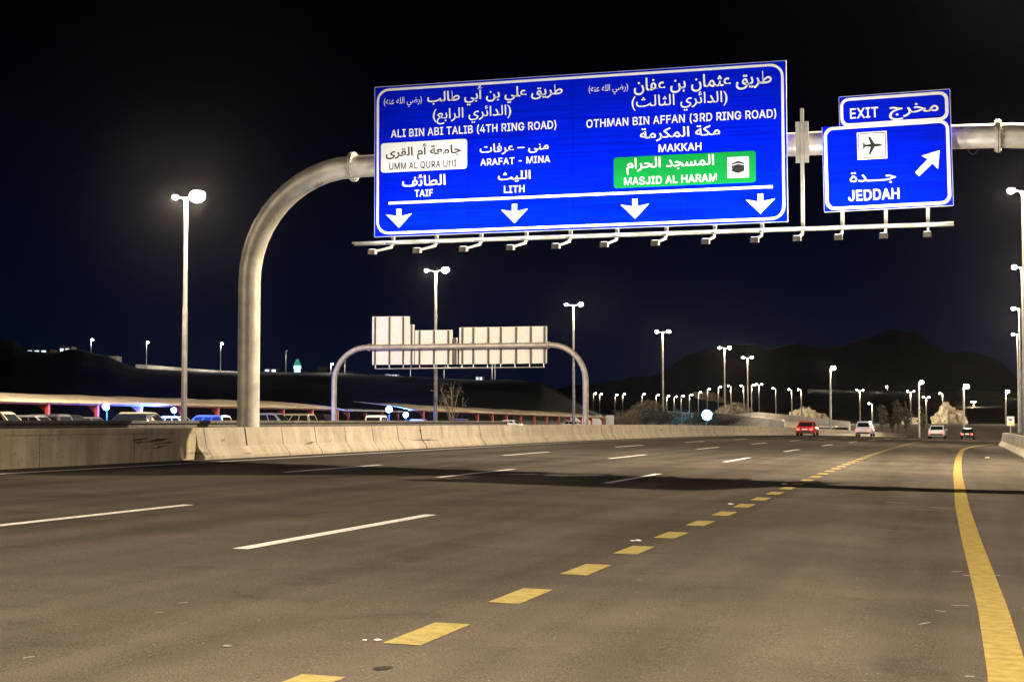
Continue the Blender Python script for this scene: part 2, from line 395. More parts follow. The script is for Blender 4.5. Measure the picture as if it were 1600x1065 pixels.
wall_loft('median_wall', TW, -40, 73.5, M['darkwall'], 3, [(s_, 0., .01) for s_ in range(2, 72, 6)], 'low grey concrete wall standing just behind the pale sloping barrier', cat='wall', base=twbase, jprof=[(-21.3, .0), (-21.3, .92)])
def rlat(s): return -shift(s) + .010 * max(0., s - 101) ** 2
RPf = [(2.62, -.02), (2.62, .08), (2.80, .33), (2.88, .84), (3.08, .84), (3.14, .33), (3.3, .08), (3.3, -.6), (2.62, -.6)]
wall_loft('roadside_barrier', RPf, -40, 190, M['barrier'], 2.5, [(s_ * 2.5 + .3, 0., .008) for s_ in range(20, 45)], 'short run of concrete barrier along the exit lane under the small square sign', latf=rlat,
          jprof=[(2.614, .0), (2.614, .08), (2.794, .33), (2.874, .84)])

def wall_scuff(parent, items, X, seed):
    rnd = random.Random(seed)
    q = MB()
    for x0, y0, x1, y1, w in items:
        n = 9; top = []; bot = []
        for k in range(n):
            f_ = k / (n - 1); p = atX(x0 + (x1 - x0) * f_, y0 + (y1 - y0) * f_ + rnd.uniform(-.7, .7), X); hw = w * math.sin(PI * min(.97, max(.05, f_))) * rnd.uniform(.5, 1.1) + .003
            top.append(p + Vector((0, 0, hw))); bot.append(p - Vector((0, 0, hw)))
        q.add(top + bot, [(i, i + 1, n + i + 1, n + i) for i in range(n - 1)])
    o = q.build('scuff_mark', M['rubber'], parent); return o
ws = bpy.data.objects['concrete_wall']; js = bpy.data.objects['jersey_barrier']
wall_scuff(ws, [(206, 688, 232, 684, .03), (228, 690, 262, 685, .04), (240, 694, 272, 690, .025), (238, 700, 262, 696, .02), (210, 692, 226, 690, .02), (244, 687, 256, 688, .03)], -19.374, 5)
wall_scuff(js, [(652, 697, 668, 687, .025), (656, 698, 674, 684, .02), (640, 686, 700, 688, .012), (478, 692, 492, 690, .02), (515, 691, 519, 684, .012)], -19.25, 6)

# ------------------------------------------------------------------ opposite carriageway and terrain
q = MB(); vs = []; fs = []
N = 60
for i in range(N + 1):
    s = -40 + 380 * i / N
    vs += [Vector((-21.6 + shift(s), s, .42 - drop(s))), Vector((-44 + shift(s), s, -.05 - drop(s)))]
for i in range(N): fs.append((2*i, 2*i+1, 2*i+3, 2*i+2))
q.add(vs, fs); tag(q.build('opposite_road', M['road']), kind='structure')

def interp(tab, x):
    if x <= tab[0][0]: return tab[0][1]
    for (a, p), (b_, r) in zip(tab, tab[1:]):
        if x <= b_: return p + (r - p) * (x - a) / (b_ - a)
    return tab[-1][1]
RIDGE1 = [(-600, 515), (-100, 528), (0, 532), (26, 534), (34, 544), (90, 547), (108, 542), (126, 543), (147, 550), (168, 553), (181, 560), (210, 571), (300, 576), (372, 581), (480, 584), (560, 586), (700, 590), (800, 592), (850, 597), (892, 603), (960, 618), (2400, 640)]
MTN = [(-600, 640), (700, 625), (800, 610), (890, 603), (920, 599), (960, 592), (975, 589.5), (1007, 590), (1032, 582), (1050, 572), (1075, 557), (1092, 550), (1112, 545), (1150, 542), (1232, 542), (1280, 542), (1319, 543.5), (1337, 537), (1364, 530), (1390, 520), (1411, 521), (1421, 517), (1434, 518), (1442, 526), (1458, 536), (1482, 546.6), (1495, 554), (1521, 557.6), (1553, 560), (1568, 570), (1579, 581), (1592, 594), (1610, 598), (1800, 606), (2400, 610)]
def profL(x):
    r = interp(RIDGE1, x)
    return [(230, None), (300, 660), (350, 640), (430, 612 if r < 600 else r + 10), (600, r + 6), (700, r), (800, r + 22), (1300, 640), (2500, interp(MTN, x)), (3400, 650)]
def profM(x):
    return [(230, None), (280, 671), (330, 666), (450, 660), (600, 651), (900, 640), (1500, 616), (2000, max(interp(MTN, x) + 16, 592)), (2500, interp(MTN, x)), (3400, 650)]
def profR(x):
    m_ = interp(MTN, x)
    return [(225, None), (262, 688), (288, 684), (300, 664), (330, 662), (430, 660), (520, 650), (700, 634), (900, 613), (1000, 611), (1500, max(600, m_ + 10) if m_ < 596 else 605), (2500, m_), (3400, 650)]
def profy(x, R):
    def ev(p): return interp([(a, c if c is not None else 657 + F * (HC + .6) / 230) for a, c in p], R)
    if x <= 850: return ev(profL(x))
    if x < 950: t = (x - 850) / 100; return ev(profL(x)) * (1 - t) + ev(profM(x)) * t
    if x <= 1180: return ev(profM(x))
    if x < 1270: t = (x - 1180) / 90; return ev(profM(x)) * (1 - t) + ev(profR(x)) * t
    return ev(profR(x))
def base_h(X, Y):
    lat = X - shift(max(Y, 0))
    d = drop(max(Y, 0))
    if lat < -46: return .15 - d * .55
    if lat < -44: return -.1 - d
    return -1.0 - d
def px_of(X, Y):
    D = -X * math.sin(TH) + Y * math.cos(TH); L = X * math.cos(TH) + Y * math.sin(TH)
    return (800 + F * L / D, D) if D > 1 else (None, D)
def terrain_h(X, Y):
    x, D = px_of(X, Y)
    if x is None or D < 225: return base_h(X, Y)
    zz = HC + (657 - profy(x, D)) * D / F
    amp = min(1., (D - 225) / 200) * (.25 + D * .0022)
    zz += amp * noise.fractal((X * .02, Y * .02, 1.3), 1.0, 2.0, 4) * (1.0 if D < 1800 else 1.6)
    if D < 262:
        t = (D - 225) / 37; zz = base_h(X, Y) * (1 - t) + zz * t
    return zz
Rs = [8 + 11 * i for i in range(20)] + [225 + 8 * i for i in range(18)] + [375 + 25 * i for i in range(14)] + [740, 780, 830, 880, 920, 960, 1000, 1060, 1150, 1300, 1500, 1700, 1900, 2100, 2250, 2400, 2500, 2600, 2800, 3100, 3400]
xs = [-600 + 8 * i for i in range(376)]
q = MB(); vs = []; fs = []; mi = []
for R in Rs:
    for x in xs:
        L = (x - 800) * R / F
        X = L * math.cos(TH) - R * math.sin(TH); Y = L * math.sin(TH) + R * math.cos(TH)
        vs.append((X, Y, terrain_h(X, Y)))
nx = len(xs)
for i in range(len(Rs) - 1):
    for k in range(nx - 1):
        q.f.append((i*nx+k, i*nx+k+1, (i+1)*nx+k+1, (i+1)*nx+k))
        xm, Rm = xs[k], Rs[i]
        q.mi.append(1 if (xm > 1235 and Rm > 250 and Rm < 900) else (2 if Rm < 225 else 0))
q.v = vs
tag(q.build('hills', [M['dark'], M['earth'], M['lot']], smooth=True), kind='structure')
q = MB(); q.add([(7000*math.cos(2*PI*k/64), 7000*math.sin(2*PI*k/64), -14.) for k in range(64)], [tuple(range(64))])
tag(q.build('ground', M['dark']), kind='structure')

# ------------------------------------------------------------------ sign lettering
FORMS = {'ا': 'ﺍﺎ', 'أ': 'ﺃﺄ', 'ب': 'ﺏﺐﺑﺒ', 'ة': 'ﺓﺔ', 'ت': 'ﺕﺖﺗﺘ', 'ث': 'ﺙﺚﺛﺜ', 'ج': 'ﺝﺞﺟﺠ', 'ح': 'ﺡﺢﺣﺤ', 'خ': 'ﺥﺦﺧﺨ', 'د': 'ﺩﺪ', 'ر': 'ﺭﺮ', 'س': 'ﺱﺲﺳﺴ',
         'ض': 'ﺽﺾﺿﻀ', 'ط': 'ﻁﻂﻃﻄ', 'ع': 'ﻉﻊﻋﻌ', 'ف': 'ﻑﻒﻓﻔ', 'ق': 'ﻕﻖﻗﻘ', 'ك': 'ﻙﻚﻛﻜ', 'ل': 'ﻝﻞﻟﻠ', 'م': 'ﻡﻢﻣﻤ', 'ن': 'ﻥﻦﻧﻨ', 'ه': 'ﻩﻪﻫﻬ', 'ى': 'ﻯﻰ', 'ي': 'ﻱﻲﻳﻴ', 'ئ': 'ﺉﺊﺋﺌ', 'ـ': 'ــــ'}
def shape(t):
    out = []
    for i, ch in enumerate(t):
        if ch not in FORMS: out.append({'(': ')', ')': '('}.get(ch, ch)); continue
        pv = i > 0 and t[i-1] in FORMS and len(FORMS[t[i-1]]) == 4
        nx_ = i + 1 < len(t) and t[i+1] in FORMS and len(FORMS[ch]) == 4
        fm = FORMS[ch]; out.append(fm[3] if pv and nx_ else fm[1] if pv else fm[2] if nx_ else fm[0])
    return ''.join(reversed(out))
GLYPHS = {'A':(480,[[16,0,201,509,276,509,463,0,395,0,287,302,280,323,272,346,264,372,255,402,244,438,232,478,245,478,233,437,222,402,213,371,204,345,197,322,191,302,85,0],[110,142,110,199,370,199,370,142]]),'B':(456,[[60,0,60,509,241,509,274,507,304,501,329,491,350,477,367,461,381,442,390,421,396,398,398,374,397,353,393,336,387,320,378,307,368,295,356,286,343,278,329,272,315,267,315,262,331,260,347,254,363,245,378,234,391,220,402,203,411,184,416,161,418,136,416,111,410,88,400,67,386,48,368,31,344,18,317,8,284,2,247,0],[125,57,245,57,281,60,309,67,330,80,344,96,353,115,355,137,354,153,350,169,342,184,333,197,320,209,306,218,289,225,269,229,248,231,125,231],[125,285,238,285,256,287,273,290,288,296,302,304,314,314,323,326,330,340,335,355,336,372,333,393,326,412,313,429,294,442,270,449,240,452,125,452]]),'D':(502,[[219,0,96,0,96,57,215,57,254,60,288,68,318,81,343,99,363,122,379,149,390,181,397,216,399,255,397,294,390,329,379,361,364,388,344,410,320,428,291,441,258,449,221,452,93,452,93,509,225,509,273,505,315,495,353,478,385,455,412,426,433,391,449,351,458,306,462,255,458,205,449,159,433,119,411,83,384,54,351,31,312,14,268,3],[125,509,125,0,60,0,60,509]]),'E':(419,[[60,0,60,509,372,509,372,452,125,452,125,286,355,286,355,229,125,229,125,57,375,57,375,0]]),'F':(410,[[60,0,60,509,369,509,369,452,125,452,125,278,346,278,346,221,125,221,125,0]]),'G':(520,[[269,-7,225,-3,185,7,149,25,118,49,91,79,69,116,53,157,43,203,40,254,43,305,53,352,69,393,91,429,117,459,149,484,184,501,223,512,265,516,291,514,316,510,340,504,363,494,384,483,403,469,421,453,436,436,449,416,460,395,468,373,474,349,408,349,402,365,395,379,387,393,378,406,368,417,356,427,344,436,330,443,315,448,300,453,283,455,265,456,236,453,209,445,183,432,160,414,141,392,125,364,113,332,106,295,103,254,106,213,113,177,125,145,141,117,161,95,184,76,210,63,238,56,269,53,296,55,322,61,345,71,365,85,382,102,396,123,407,147,413,173,415,202,434,199,283,199,283,256,478,256,478,200,475,160,466,124,451,91,431,62,406,38,377,19,344,5,308,-4]]),'H':(517,[[60,0,60,509,125,509,125,289,392,289,392,509,457,509,457,0,392,0,392,232,125,232,125,0]]),'I':(301,[[31,0,31,57,118,57,118,452,31,452,31,509,269,509,269,452,183,452,183,57,269,57,269,0]]),'J':(397,[[185,-7,143,-2,106,11,75,33,52,63,38,100,33,145,33,173,98,173,98,145,100,117,108,93,122,74,139,61,160,53,185,50,209,53,230,61,248,74,261,93,269,117,272,145,272,509,336,509,336,145,332,100,318,63,294,33,263,11,227,-2]]),'K':(467,[[104,145,104,216,116,231,128,246,139,261,151,275,162,289,174,303,187,317,199,331,212,344,364,509,448,509,231,276,228,276],[60,0,60,509,125,509,125,334,124,225,125,193,125,0],[372,0,188,259,228,309,449,0]]),'L':(393,[[60,0,60,509,125,509,125,57,361,57,361,0]]),'M':(628,[[60,0,60,509,152,509,277,187,287,159,299,123,311,84,322,49,307,49,318,83,330,121,342,158,352,187,476,509,568,509,568,0,504,0,504,291,504,327,505,369,506,413,507,457,513,457,508,441,503,425,498,409,482,363,467,322,456,291,342,0,286,0,170,291,159,321,145,361,129,408,112,457,119,457,120,416,121,372,122,328,122,291,122,0]]),'N':(524,[[60,0,60,509,136,509,343,183,349,174,355,163,363,151,371,137,379,122,388,107,396,90,405,73,414,55,405,54,403,72,402,90,401,108,400,126,399,142,399,157,399,195,399,509,463,509,463,0,387,0,202,290,177,331,168,346,159,363,148,381,108,452,119,454,122,384,124,328,125,291,125,0]]),'O':(533,[[267,-7,225,-3,186,7,150,25,119,49,92,79,70,115,53,157,44,203,40,254,44,305,53,352,70,393,92,429,119,459,150,484,186,501,225,512,267,516,309,512,348,501,384,484,415,459,442,429,464,393,480,352,490,305,493,254,490,203,480,157,464,115,442,79,415,49,384,25,348,7,309,-3],[267,53,296,55,324,63,349,76,372,94,392,116,408,144,420,176,428,213,430,254,428,295,420,332,408,365,392,392,372,415,349,433,324,446,296,453,267,456,237,453,210,445,184,433,161,415,142,392,125,364,113,332,106,295,103,254,106,213,113,176,125,144,142,117,161,94,184,76,210,63,237,55]]),'P':(445,[[60,0,60,509,235,509,272,506,305,499,332,487,356,471,375,452,390,430,400,404,407,377,409,348,407,318,400,291,390,265,375,243,356,223,332,207,305,195,272,188,235,186,109,186,109,242,233,242,257,244,279,248,297,256,312,266,324,279,333,294,339,310,343,328,344,348,343,367,339,385,333,402,324,416,312,428,297,439,279,446,257,451,232,452,125,452,125,0]]),'Q':(533,[[245,159,313,159,369,85,384,65,468,-48,401,-48,346,27,331,46],[267,-7,225,-3,186,7,150,25,119,49,92,79,70,115,53,157,44,203,40,254,44,305,53,352,70,393,92,429,119,459,150,484,186,501,225,512,267,516,309,512,348,501,384,484,415,459,442,429,464,393,480,352,490,305,493,254,490,203,480,157,464,115,442,79,415,49,384,25,348,7,309,-3],[267,53,296,55,324,63,349,76,372,94,392,116,408,144,420,176,428,213,430,254,428,295,420,332,408,365,392,392,372,415,349,433,324,446,296,453,267,456,237,453,210,445,184,433,161,415,142,392,125,364,113,332,106,295,103,254,106,213,113,176,125,144,142,117,161,94,184,76,210,63,237,55]]),'R':(449,[[60,0,60,509,236,509,273,506,305,500,333,489,356,473,376,455,390,433,401,408,407,381,409,352,407,323,401,296,390,271,376,250,356,232,333,217,305,206,273,200,236,198,96,198,96,255,234,255,258,256,280,260,298,267,313,276,325,287,334,300,340,316,344,333,345,352,344,371,340,389,334,405,325,419,313,430,298,440,279,446,258,451,233,452,125,452,125,0],[353,0,230,229,303,229,428,0]]),'T':(449,[[32,452,32,509,417,509,417,452,257,452,257,0,193,0,193,452]]),'U':(517,[[259,-8,220,-6,186,2,154,15,126,33,103,55,85,80,71,108,63,140,60,173,60,509,124,509,124,178,126,155,132,133,141,113,153,95,169,80,187,68,208,59,232,53,259,52,285,53,309,59,331,68,349,80,364,95,377,113,385,133,391,155,393,178,393,509,457,509,457,173,454,140,446,108,433,80,414,55,391,33,363,15,332,2,297,-6]]),'V':(480,[[204,0,16,509,84,509,192,206,199,187,207,164,215,137,225,106,236,71,248,31,235,31,247,71,257,107,267,138,276,165,283,187,290,206,395,509,463,509,278,0]]),'X':(474,[[18,0,198,262,26,509,104,509,237,318,370,509,448,509,276,262,456,0,378,0,237,207,96,0]]),'(':(273,[[89,207,90,244,94,283,101,324,109,364,119,403,132,441,145,477,160,510,177,539,236,539,219,503,204,466,191,428,179,390,169,351,161,313,156,276,152,241,151,207,152,176,155,145,160,115,167,83,177,50,188,16,202,-19,218,-57,236,-96,177,-96,150,-46,128,4,111,55,99,106,92,156]]),')':(273,[[37,-96,56,-56,72,-18,86,18,97,52,106,85,113,116,118,147,121,177,122,207,121,241,117,276,112,313,104,351,94,390,82,428,69,466,54,503,37,539,97,539,113,510,128,477,142,441,154,403,164,364,173,323,179,283,183,244,184,207,182,156,174,104,161,53,144,3,123,-47,97,-96]]),'.':(188,[[95,-4,83,-3,73,1,63,9,55,18,51,29,50,41,51,53,55,64,63,73,73,81,83,85,95,87,107,85,118,81,128,73,135,64,140,53,141,41,140,29,135,18,128,9,118,1,107,-3]]),'-':(453,[[337,244,337,188,114,188,114,244]]),'3':(453,[[74,419,97,463,136,496,186,514,239,513,287,494,326,460,347,415,350,366,332,320,297,282,250,260,198,254,203,320,232,323,257,334,275,352,284,376,283,400,271,422,251,439,225,449,197,449,171,440,150,424,138,402],[198,297,258,291,312,265,351,220,371,165,369,107,344,54,300,13,245,-9,184,-10,127,11,83,50,56,103,120,120,136,90,162,67,196,55,231,56,264,69,290,92,304,122,306,156,294,188,271,213,239,228,204,232]]),'4':(453,[[40,105,40,158,247,509,311,509,109,166,109,163,413,163,413,105],[282,0,282,121,282,146,282,318,343,318,343,0]]),'S':(447,[[224,-9,188,-7,156,-1,128,9,102,23,81,40,64,60,51,83,42,109,38,137,104,137,108,118,114,102,123,88,136,76,150,66,166,59,185,53,204,50,224,49,246,50,267,54,286,60,303,69,317,79,329,92,338,106,344,122,346,139,344,154,340,168,332,179,322,189,310,197,296,205,280,211,263,217,245,222,184,239,145,253,112,269,86,289,67,313,56,341,52,372,54,400,62,425,75,448,92,468,113,484,138,498,165,508,195,514,227,516,259,514,289,508,316,498,340,484,360,468,377,449,390,427,398,403,401,378,337,378,332,402,320,421,302,437,280,449,254,456,225,459,204,457,185,454,167,448,152,440,139,430,129,418,121,405,117,391,115,376,117,359,122,345,131,334,142,324,155,315,169,308,184,302,198,297,212,293,264,279,279,275,295,270,312,264,328,256,344,248,359,238,372,226,384,213,395,198,402,180,407,161,408,139,406,112,399,87,386,64,370,43,349,25,323,11,294,0,261,-7]])}
def area2(pl):
    n = len(pl) // 2; return sum(pl[2*i] * pl[2*((i+1) % n)+1] - pl[2*((i+1) % n)] * pl[2*i+1] for i in range(n))
def text_geo(t, arabic, bold):
    if not arabic:                                # drawn from outlines: each outer contour with its own counters
        vs = []; fs = []; x = 0.
        for ch in t:
            if ch == ' ': x += .21; continue
            w, polys = GLYPHS[ch]
            big = max(polys, key=lambda p: abs(area2(p))); sg_n = area2(big) > 0
            outs = [p for p in polys if (area2(p) > 0) == sg_n]; holes = [p for p in polys if (area2(p) > 0) != sg_n]
            for k, po in enumerate(outs):
                bx = (min(po[0::2]), max(po[0::2]), min(po[1::2]), max(po[1::2]))
                hs = [h for h in holes if bx[0] <= min(h[0::2]) and max(h[0::2]) <= bx[1] and bx[2] <= min(h[1::2]) and max(h[1::2]) <= bx[3]]
                cu = bpy.data.curves.new('t', 'CURVE'); cu.dimensions = '2D'; cu.fill_mode = 'FRONT'; cu.offset = bold * .8
                for pl in [po] + hs:
                    sp = cu.splines.new('POLY'); n = len(pl) // 2; sp.points.add(n - 1); sp.use_cyclic_u = True
                    for i in range(n): sp.points[i].co = (x + pl[2*i] / 1000, pl[2*i+1] / 1000, 0, 1)
                o = bpy.data.objects.new('t', cu); C.objects.link(o)
                dg = bpy.context.evaluated_depsgraph_get(); dg.update()
                me = bpy.data.meshes.new_from_object(o.evaluated_get(dg)); b0 = len(vs)
                vs += [(v.co.x, v.co.y, k * .0006) for v in me.vertices]; fs += [tuple(i + b0 for i in p.vertices) for p in me.polygons]
                bpy.data.objects.remove(o); bpy.data.curves.remove(cu); bpy.data.meshes.remove(me)
            x += w / 1000 + .022
        return vs, fs
    cu = bpy.data.curves.new('t', 'FONT'); cu.body = shape(t) if arabic else t
    cu.size = 1; cu.offset = bold; cu.resolution_u = 4; cu.fill_mode = 'FRONT'
    if not arabic: cu.space_character = 1.04; cu.space_word = 1.15
    o = bpy.data.objects.new('t', cu); C.objects.link(o)
    dg = bpy.context.evaluated_depsgraph_get(); dg.update()
    me = bpy.data.meshes.new_from_object(o.evaluated_get(dg))
    vs = [(v.co.x, v.co.y, 0.) for v in me.vertices]; fs = [tuple(p.vertices) for p in me.polygons]
    bpy.data.objects.remove(o); bpy.data.curves.remove(cu); bpy.data.meshes.remove(me)
    return vs, fs

GY = 41.4                                        # front plane of the signs
class SignPlane:
    """u along the sign, v up; built from measured corners lying on the vertical plane Y = GY"""
    def __init__(s, bl, br):
        a, b_ = atY(*bl, GY), atY(*br, GY); s.o = a; s.U = (b_ - a).normalized(); s.V = Vector((-s.U.z, 0, s.U.x)); s.w = (b_ - a).length
    def uv(s, x, y):
        p = atY(x, y, GY) - s.o; return p.dot(s.U), p.dot(s.V)
    def to3(s, u, v, t): return s.o + s.U * u + s.V * v + Vector((0, -t, 0))
def rrect(u0, v0, u1, v1, r, n=6):
    p = []
    for cx, cy, a in ((u1 - r, v0 + r, -90), (u1 - r, v1 - r, 0), (u0 + r, v1 - r, 90), (u0 + r, v0 + r, 180)):
        for k in range(n + 1):
            t = math.radians(a + 90 * k / n); p.append((cx + r * math.cos(t), cy + r * math.sin(t)))
    return p
def ring(q, P, outer, inner, t, m=0):
    n = len(outer); q.add([P.to3(u, v, t) for u, v in outer] + [P.to3(u, v, t) for u, v in inner], [(i, (i+1) % n, n + (i+1) % n, n + i) for i in range(n)], m)
def lettering(P, parent, t, arabic, x0, x1, yt, yb, m, bold=.012, off=.012, name='lettering'):
    """bbox of the line in photo pixels, yt/yb at its centre column"""
    xc = (x0 + x1) / 2
    uc, vt = P.uv(xc, yt); _, vb = P.uv(xc, yb); ym = (yt + yb) / 2
    u0, u1 = P.uv(x0, ym)[0], P.uv(x1, ym)[0]
    vs, fs = text_geo(t, arabic, bold)
    ax, bx = min(v[0] for v in vs), max(v[0] for v in vs); ay, by = min(v[1] for v in vs), max(v[1] for v in vs)
    q = MB(); q.add([P.to3(u0 + (x - ax) / (bx - ax) * (u1 - u0), vb + (y - ay) / (by - ay) * (vt - vb), off + z) for x, y, z in vs], fs)
    return q.build(name, m, parent)

# big sign --------------------------------------------------------
P = SignPlane((585.5, 370), (1230.5, 346))
Wd = P.w; Hh = P.uv(586, 137)[1]
sg = thing('direction_sign', 'wide blue overhead road sign with two lists of places and four white down arrows', 'road sign', P.to3(Wd / 2, 0, 0))
q = MB(); q.plate([(0, 0), (Wd, 0), (Wd, Hh), (0, Hh)], P.to3, -.06, 0.); q.build('panel', M['blue'], sg)
q = MB()
for a, b_ in (((-.012, -.012), (0, Hh + .012)), ((Wd, -.012), (Wd + .012, Hh + .012)), ((0, Hh), (Wd, Hh + .012)), ((0, -.012), (Wd, 0))):
    q.plate([a, (b_[0], a[1]), b_, (a[0], b_[1])], P.to3, -.062, .004)
q.build('edge_trim', M['rim'], sg)
seam = mat('seam_dark_blue', (.0002, .006, .30), .8, spec=0.)  # panel joints in a darker blue
for x_ in (895, 732, 1062):
    u_ = P.uv(x_, 240)[0]; q = MB(); q.plate([(u_ - .006, .01), (u_ + .006, .01), (u_ + .006, Hh - .01), (u_ - .006, Hh - .01)], P.to3, .001, .0022); q.build('panel_seam', seam, sg)
q = MB(); ring(q, P, rrect(.055, .055, Wd - .055, Hh - .055, .36), rrect(.125, .125, Wd - .125, Hh - .125, .29), .006)
q.build('border', M['white'], sg)
q = MB(); Z1 = lambda x, y: (560 + x / 3.436, 90 + y / 3.436); Z2 = lambda x, y: (890 + x / 3.436, 90 + y / 3.436); Z3 = lambda x, y: (1220 + x / 3.803, 120 + y / 3.803)
(u0, v0), (u1, v1) = P.uv(*Z1(162, 782)), P.uv(*Z2(1090, 693))
q.plate([(u0, v0 - .037), (u1, v1 - .037), (u1, v1 + .037), (u0, v0 + .037)], P.to3, .002, .006); q.build('dividing_line', M['white'], sg)
def down_arrow(cx, yt, yb, xa, xb, Z):
    q = MB(); uc, vt = P.uv(*Z(cx, yt)); _, vb = P.uv(*Z(cx, yb)); ua = P.uv(*Z(xa, (yt + yb) / 2))[0]; ub = P.uv(*Z(xb, (yt + yb) / 2))[0]
    h = vt - vb; w = (ub - ua) / 2; s_ = w * .19
    q.plate([(uc, vb), (uc + w, vb + h * .73), (uc + s_, vb + h * .62), (uc + s_, vt), (uc - s_, vt), (uc - s_, vb + h * .62), (uc - w, vb + h * .73)], P.to3, .002, .006)
    q.build('arrow', M['white'], sg)
down_arrow(218, 812, 913, 148, 288, Z1); down_arrow(838, 786, 889, 766, 911, Z1); down_arrow(351, 758, 865, 275, 428, Z2); down_arrow(1024, 731, 838, 945, 1104, Z2)
def L(Z, t, ar, x0, x1, yt, yb, m='white', bold=.016, par=None, off=.008):
    a = Z(x0, yt); b_ = Z(x1, yb); return lettering(P, par or sg, t, ar, a[0], b_[0], a[1], b_[1], M[m], bold, off)
L(Z1, 'طريق علي بن أبي طالب', 1, 370, 1097, 146, 250)
L(Z1, '(رضي الله عنه)', 1, 137, 341, 212, 268, bold=.0)
L(Z1, '(الدائري الرابع)', 1, 400, 820, 262, 352, bold=.006)
L(Z1, 'ALI BIN ABI TALIB (4TH RING ROAD)', 0, 175, 1063, 361, 414, bold=.018)
q = MB(); (u0, v0) = P.uv(*Z1(121, 619)); (u1, v1) = P.uv(*Z1(584, 436))
q.plate(rrect(u0, v0, u1, v1, .09), P.to3, .002, .007); wp = q.build('white_plate', M['white'], sg)
L(Z1, 'جامعة أم القرى', 1, 148, 552, 462, 548, 'black', .018, wp, .010); L(Z1, 'UMM AL QURA UNI.', 0, 166, 538, 557, 598, 'black', .016, wp, .010)
L(Z1, 'منى – عرفات', 1, 652, 1022, 455, 518); L(Z1, 'ARAFAT - MINA', 0, 655, 1030, 535, 572, bold=.018)
L(Z1, 'الطائف', 1, 235, 468, 628, 690); L(Z1, 'TAIF', 0, 302, 400, 709, 746, bold=.018)
L(Z1, 'الليث', 1, 750, 925, 608, 667); L(Z1, 'LITH', 0, 782, 892, 687, 725, bold=.018)
L(Z2, 'طريق عثمان بن عفان', 1, 345, 1085, 90, 186)
L(Z2, '(رضي الله عنه)', 1, 103, 314, 144, 200, bold=.0)
L(Z2, '(الدائري الثالث)', 1, 333, 848, 190, 288, bold=.006)
L(Z2, 'OTHMAN BIN AFFAN (3RD RING ROAD)', 0, 90, 1110, 303, 358, bold=.018)
L(Z2, 'مكة المكرمة', 1, 378, 808, 370, 444); L(Z2, 'MAKKAH', 0, 478, 708, 461, 503, bold=.018)
q = MB(); (u0, v0) = P.uv(*Z2(238, 703)); (u1, v1) = P.uv(*Z2(999, 500))
q.plate(rrect(u0, v0, u1, v1, .09), P.to3, .002, .007); gp = q.build('green_plate', M['green'], sg)
L(Z2, 'المسجد الحرام', 1, 305, 776, 530, 618, par=gp, off=.011); L(Z2, 'MASJID AL HARAM', 0, 293, 790, 633, 676, bold=.018, par=gp, off=.011)
(u0, v0) = P.uv(*Z2(848, 648)); (u1, v1) = P.uv(*Z2(962, 531)); du = u1 - u0; dv = v1 - v0
q = MB(); q.plate([(u0, v0), (u1, v0), (u1, v1), (u0, v1)], P.to3, .008, .011)
ring(q, P, rrect(u0+.03, v0+.03, u1-.03, v1-.03, .02, 2), rrect(u0+.05, v0+.05, u1-.05, v1-.05, .01, 2), .013, 1)
cu_, cv_ = (u0 + u1) / 2, (v0 + v1) / 2
q.plate([(cu_ - du*.29, cv_ - dv*.18), (cu_ , cv_ - dv*.29), (cu_ + du*.29, cv_ - dv*.18), (cu_ + du*.29, cv_ + dv*.2), (cu_, cv_ + dv*.31), (cu_ - du*.29, cv_ + dv*.2)], P.to3, .011, .014, 2)
q.plate([(cu_ - du*.29, cv_ + dv*.09), (cu_, cv_ + dv*.16), (cu_ + du*.29, cv_ + dv*.09), (cu_ + du*.29, cv_ + dv*.125), (cu_, cv_ + dv*.195), (cu_ - du*.29, cv_ + dv*.125)], P.to3, .014, .016)
q.build('pictogram', [M['white'], M['teal'], M['black']], gp)

# exit sign -------------------------------------------------------
P2 = SignPlane(Z3(260, 803), Z3(1025, 763)); P = P2
W2 = P.w; ut0, vt0 = P.uv(*Z3(347, 294)); H1 = P.uv(*Z3(247, 299))[1]; H2 = P.uv(*Z3(1000, 75))[1]; uL = P.uv(*Z3(346, 122))[0]
ex = thing('exit_sign', 'small stepped blue exit sign with aeroplane symbol and diagonal white arrow', 'road sign', P.to3(W2 / 2, 0, 0))
out = [(0, 0), (W2, 0), (W2, H2), (uL, H2), (uL, H1), (0, H1)]
q = MB(); q.plate(out, P.to3, -.06, 0.); q.build('panel', M['blue'], ex)
q = MB(); ring(q, P, rrect(.03, .035, W2 - .04, H1 - .02, .24), rrect(.115, .115, W2 - .125, H1 - .10, .17), .006)
ring(q, P, rrect(uL + .02, H1 - .045, W2 - .04, H2 - .04, .22), rrect(uL + .10, H1 + .045, W2 - .125, H2 - .12, .15), .010)
q.build('border', M['white'], ex)
q = MB()
for a, b_ in (((-.012, 0), (0, H1)), ((W2, 0), (W2 + .012, H2)), ((uL - .012, H1), (uL, H2)), ((uL, H2), (W2, H2 + .012)), ((0, -.012), (W2, 0))):
    q.plate([a, (b_[0], a[1]), b_, (a[0], b_[1])], P.to3, -.062, .004)
q.build('edge_trim', M['rim'], ex)
sg_ = sg
def L3(t, ar, x0, x1, yt, yb, bold=.012):
    a = Z3(x0, yt); b_ = Z3(x1, yb); return lettering(P2, ex, t, ar, a[0], b_[0], a[1], b_[1], M['white'], bold, .012)
L3('EXIT', 0, 411, 580, 184, 246, .02); L3('مخرج', 1, 643, 938, 158, 252); L3('جـــدة', 1, 410, 685, 562, 636, .006); L3('JEDDAH', 0, 401, 704, 668, 733, .02)
(u0, v0) = P.uv(*Z3(456, 495)); (u1, v1) = P.uv(*Z3(629, 321))
q = MB(); q.plate([(u0, v0), (u1, v0), (u1, v1), (u0, v1)], P.to3, .002, .008)
